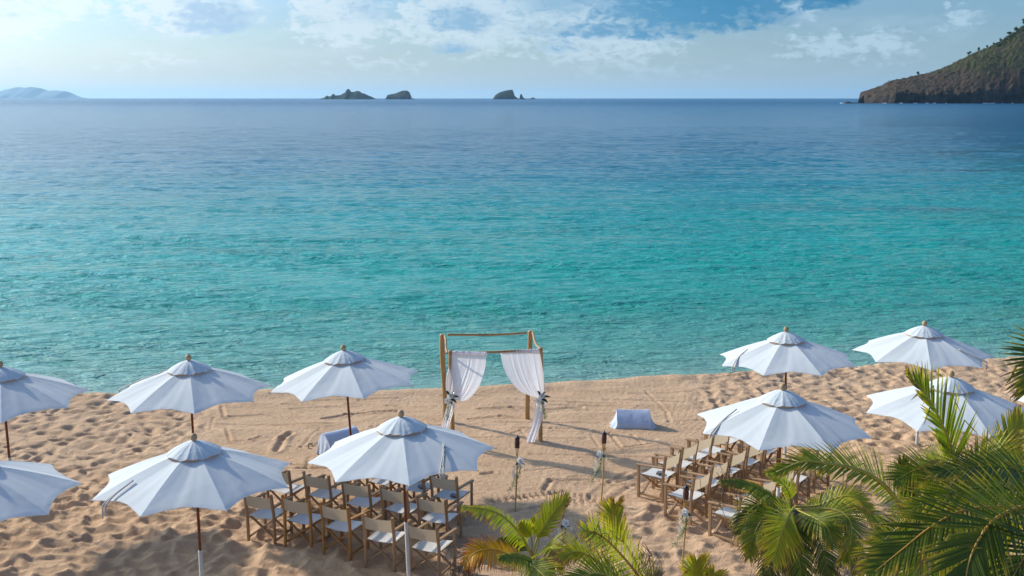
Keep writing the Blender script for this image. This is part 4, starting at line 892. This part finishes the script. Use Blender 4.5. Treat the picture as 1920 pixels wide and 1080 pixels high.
# right: palm behind, upright fronds in front of the umbrellas
D = 9.2; p5, c5 = palm(1795, 905, D, 'palm with one upright frond and one bright yellow frond before the right umbrellas', .12)
frond(p5, A_([(1795,905),(1788,855),(1768,800),(1738,742),(1703,702)], 0, ds=[D,D,D-.05,D-.1,D-.15]), (.15,-.95,.35), .46, LEAF, RACH, 30, (.62,1.05), base_bare=.16, seed=51, droop=.02, ang=(34,17), tipdry=.3, wd=.025, split=True, broken=.12, prof=([0, .3, .7, 1], [1.25, 1.15, .85, .6]))
frond(p5, A_([(1875,905),(1880,862),(1893,822),(1914,778)], 0, ds=[D,D,D+.05,D+.1]), (-.1,-.95,.4), .27, LEAFY, RACH, 46, (1,1), base_bare=.12, seed=52, droop=.02, ang=(48,24), tipdry=.2, wd=.018)
frond(p5, A_([(1795,905),(1790,890),(1780,870),(1760,862),(1735,868)], 0, ds=[D,D,D-.1,D-.2,D-.3]), (0,-.7,.7), .28, LEAFY, RACH, 40, (1,1), seed=53, droop=.15, ang=(60,28))
frond(p5, A_([(1795,905),(1830,870),(1870,850),(1910,862)], 0, ds=[D,D-.1,D-.2,D-.3]), (0,-.6,.8), .30, LEAFY, RACH, 44, (1,1), seed=54, droop=.2, ang=(60,28), tipdry=.3)
frond(p5, A_([(1795,910),(1760,885),(1720,880),(1680,900)], 0, ds=[D,D-.1,D-.2,D-.3]), (0,-.6,.8), .30, LEAF, RACH, 44, (1,1), seed=55, droop=.3, ang=(62,30))
frond(p5, A_([(1800,910),(1850,885),(1895,885),(1940,900)], 0, ds=[D,D-.1,D-.2,D-.3]), (0,-.6,.8), .30, LEAF, RACH, 44, (1,1), seed=56, droop=.3, ang=(62,30))
# right foreground: big dark palm, crown beyond the photo edge
D = 7.2; p6, c6 = palm(2010, 985, D, 'big dark green palm filling the lower right corner, crown beyond the photo edge', .15)
prf = ([0, .5, 1], [1, 1, .85])
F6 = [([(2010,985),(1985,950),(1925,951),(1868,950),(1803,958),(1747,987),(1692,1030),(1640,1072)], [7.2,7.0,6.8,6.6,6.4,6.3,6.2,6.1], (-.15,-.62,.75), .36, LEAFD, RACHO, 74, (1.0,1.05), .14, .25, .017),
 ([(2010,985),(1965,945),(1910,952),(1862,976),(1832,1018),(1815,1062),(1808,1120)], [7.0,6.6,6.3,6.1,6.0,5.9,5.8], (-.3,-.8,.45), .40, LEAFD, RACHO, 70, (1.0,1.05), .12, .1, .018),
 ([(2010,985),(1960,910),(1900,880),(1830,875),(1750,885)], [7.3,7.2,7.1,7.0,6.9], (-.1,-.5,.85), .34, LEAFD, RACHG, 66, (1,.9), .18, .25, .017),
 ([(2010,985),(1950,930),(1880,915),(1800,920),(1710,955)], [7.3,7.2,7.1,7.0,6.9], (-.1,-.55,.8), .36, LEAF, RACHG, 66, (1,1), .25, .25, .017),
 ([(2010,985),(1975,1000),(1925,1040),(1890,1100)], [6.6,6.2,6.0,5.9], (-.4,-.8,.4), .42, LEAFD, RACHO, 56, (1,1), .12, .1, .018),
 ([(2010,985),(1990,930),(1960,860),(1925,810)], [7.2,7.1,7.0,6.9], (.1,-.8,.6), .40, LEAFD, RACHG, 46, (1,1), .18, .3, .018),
 ([(1900,1000),(1850,990),(1780,1010),(1725,1060),(1700,1110)], [7.2,7.2,7.1,7.0,7.0], (-.2,-.7,.7), .36, LEAF, RACH, 60, (1,1), .3, .2, .017),
 ([(1960,960),(1880,985),(1830,1040),(1790,1110)], [7.4,7.4,7.3,7.2], (-.2,-.7,.7), .36, LEAFY, RACH, 56, (1,1), .3, .2, .016)]
for k, (pts, ds, up, L, mt, rb, n, sd_, dr_, td, w_) in enumerate(F6): frond(p6, A_(pts, 0, ds=ds), up, L*1.12, mt, rb, n, sd_, seed=70+k, droop=dr_*.55, tipdry=td, broken=.06, ang=(58, 24), wd=w_, base_bare=.03, split=(k < 1), thick=.5, dens=.72)
# arching frond behind it
D = 9.0; p7, c7 = palm(1745, 1050, D, 'palm behind the big one, a long frond arching left over the chairs', .12)
frond(p7, A_([(1745,1050),(1722,1000),(1690,950),(1655,908),(1612,882),(1556,870),(1506,866),(1455,885)], 0, ds=[D,D,D-.05,D-.1,D-.15,D-.2,D-.25,D-.3]), (.2,-.62,.75), .34, LEAF, RACH, 74, (.9,1.0), base_bare=.1, seed=91, droop=.22, ang=(66,22), tipdry=.25, wd=.016)
frond(p7, A_([(1745,1050),(1715,960),(1700,910),(1692,868)], 0, ds=[D+.1,D+.15,D+.2,D+.2]), (0,-.95,.35), .26, LEAFD, RACHG, 40, (1,1), base_bare=.2, seed=92, droop=.05, ang=(34,12), tipdry=.6)
frond(p7, A_([(1745,1050),(1760,980),(1750,930),(1725,885)], 0, ds=[D+.1,D+.15,D+.2,D+.2]), (0,-.9,.45), .26, LEAFY, RACH, 40, (1,1), base_bare=.2, seed=93, droop=.08, ang=(46,20), tipdry=.2)
frond(p7, A_([(1745,1050),(1700,1030),(1660,1035),(1625,1075)], 0, ds=[D,D-.2,D-.3,D-.4]), (-.2,-.7,.7), .32, LEAF, RACHG, 50, (1,1), seed=94, droop=.4, ang=(64,28), tipdry=.3)
frond(p7, A_([(1745,1050),(1730,1010),(1690,1000),(1640,1020)], 0, ds=[D,D,D,D]), (-.1,-.6,.8), .30, LEAFD, RACHG, 50, (1,1), seed=95, droop=.4, ang=(64,28), tipdry=.3)
# upper right: leaf tips of a palm standing outside the frame
D = 6.6; p8, c8 = palm(2080, 700, D, 'palm outside the frame whose leaf tips enter at the right edge, above the umbrellas', .16)
frond(p8, A_([(2080,700),(2030,640),(1985,640),(1950,665),(1935,700),(1925,735)], 0, ds=[D,D-.1,D-.2,D-.25,D-.3,D-.3]), (-.3,-.85,.4), .26, LEAFD, RACHO, 40, (1.0,1.0), seed=101, droop=.10, ang=(70,30), tipdry=.4, wd=.015)
frond(p8, A_([(2080,700),(2030,668),(1975,680),(1935,705)], 0, ds=[D,D,D,D]), (-.1,-.7,.7), .24, LEAF, RACH, 30, (1,1), seed=102, droop=.12, ang=(62,28), tipdry=.3, wd=.014)

# ------------------------------------------------------------------ haze
m = bpy.data.materials.new('haze'); m.use_nodes = True; t = NT(m.node_tree)
pv = t.node('ShaderNodeVolumePrincipled', {'Color': (.48, .78, 1.0, 1), 'Density': 2.4e-5, 'Anisotropy': .35})
t.node('ShaderNodeOutputMaterial', {'Volume': pv.outputs[0]})
b = [(x, y, z) for z in (-8.5, 350) for x, y in ((-45000, -3000), (45000, -3000), (45000, 52000), (-45000, 52000))]
mesh('haze', b, [(0, 3, 2, 1), (4, 5, 6, 7), (0, 1, 5, 4), (1, 2, 6, 5), (2, 3, 7, 6), (3, 0, 4, 7)], m, kind='stuff')
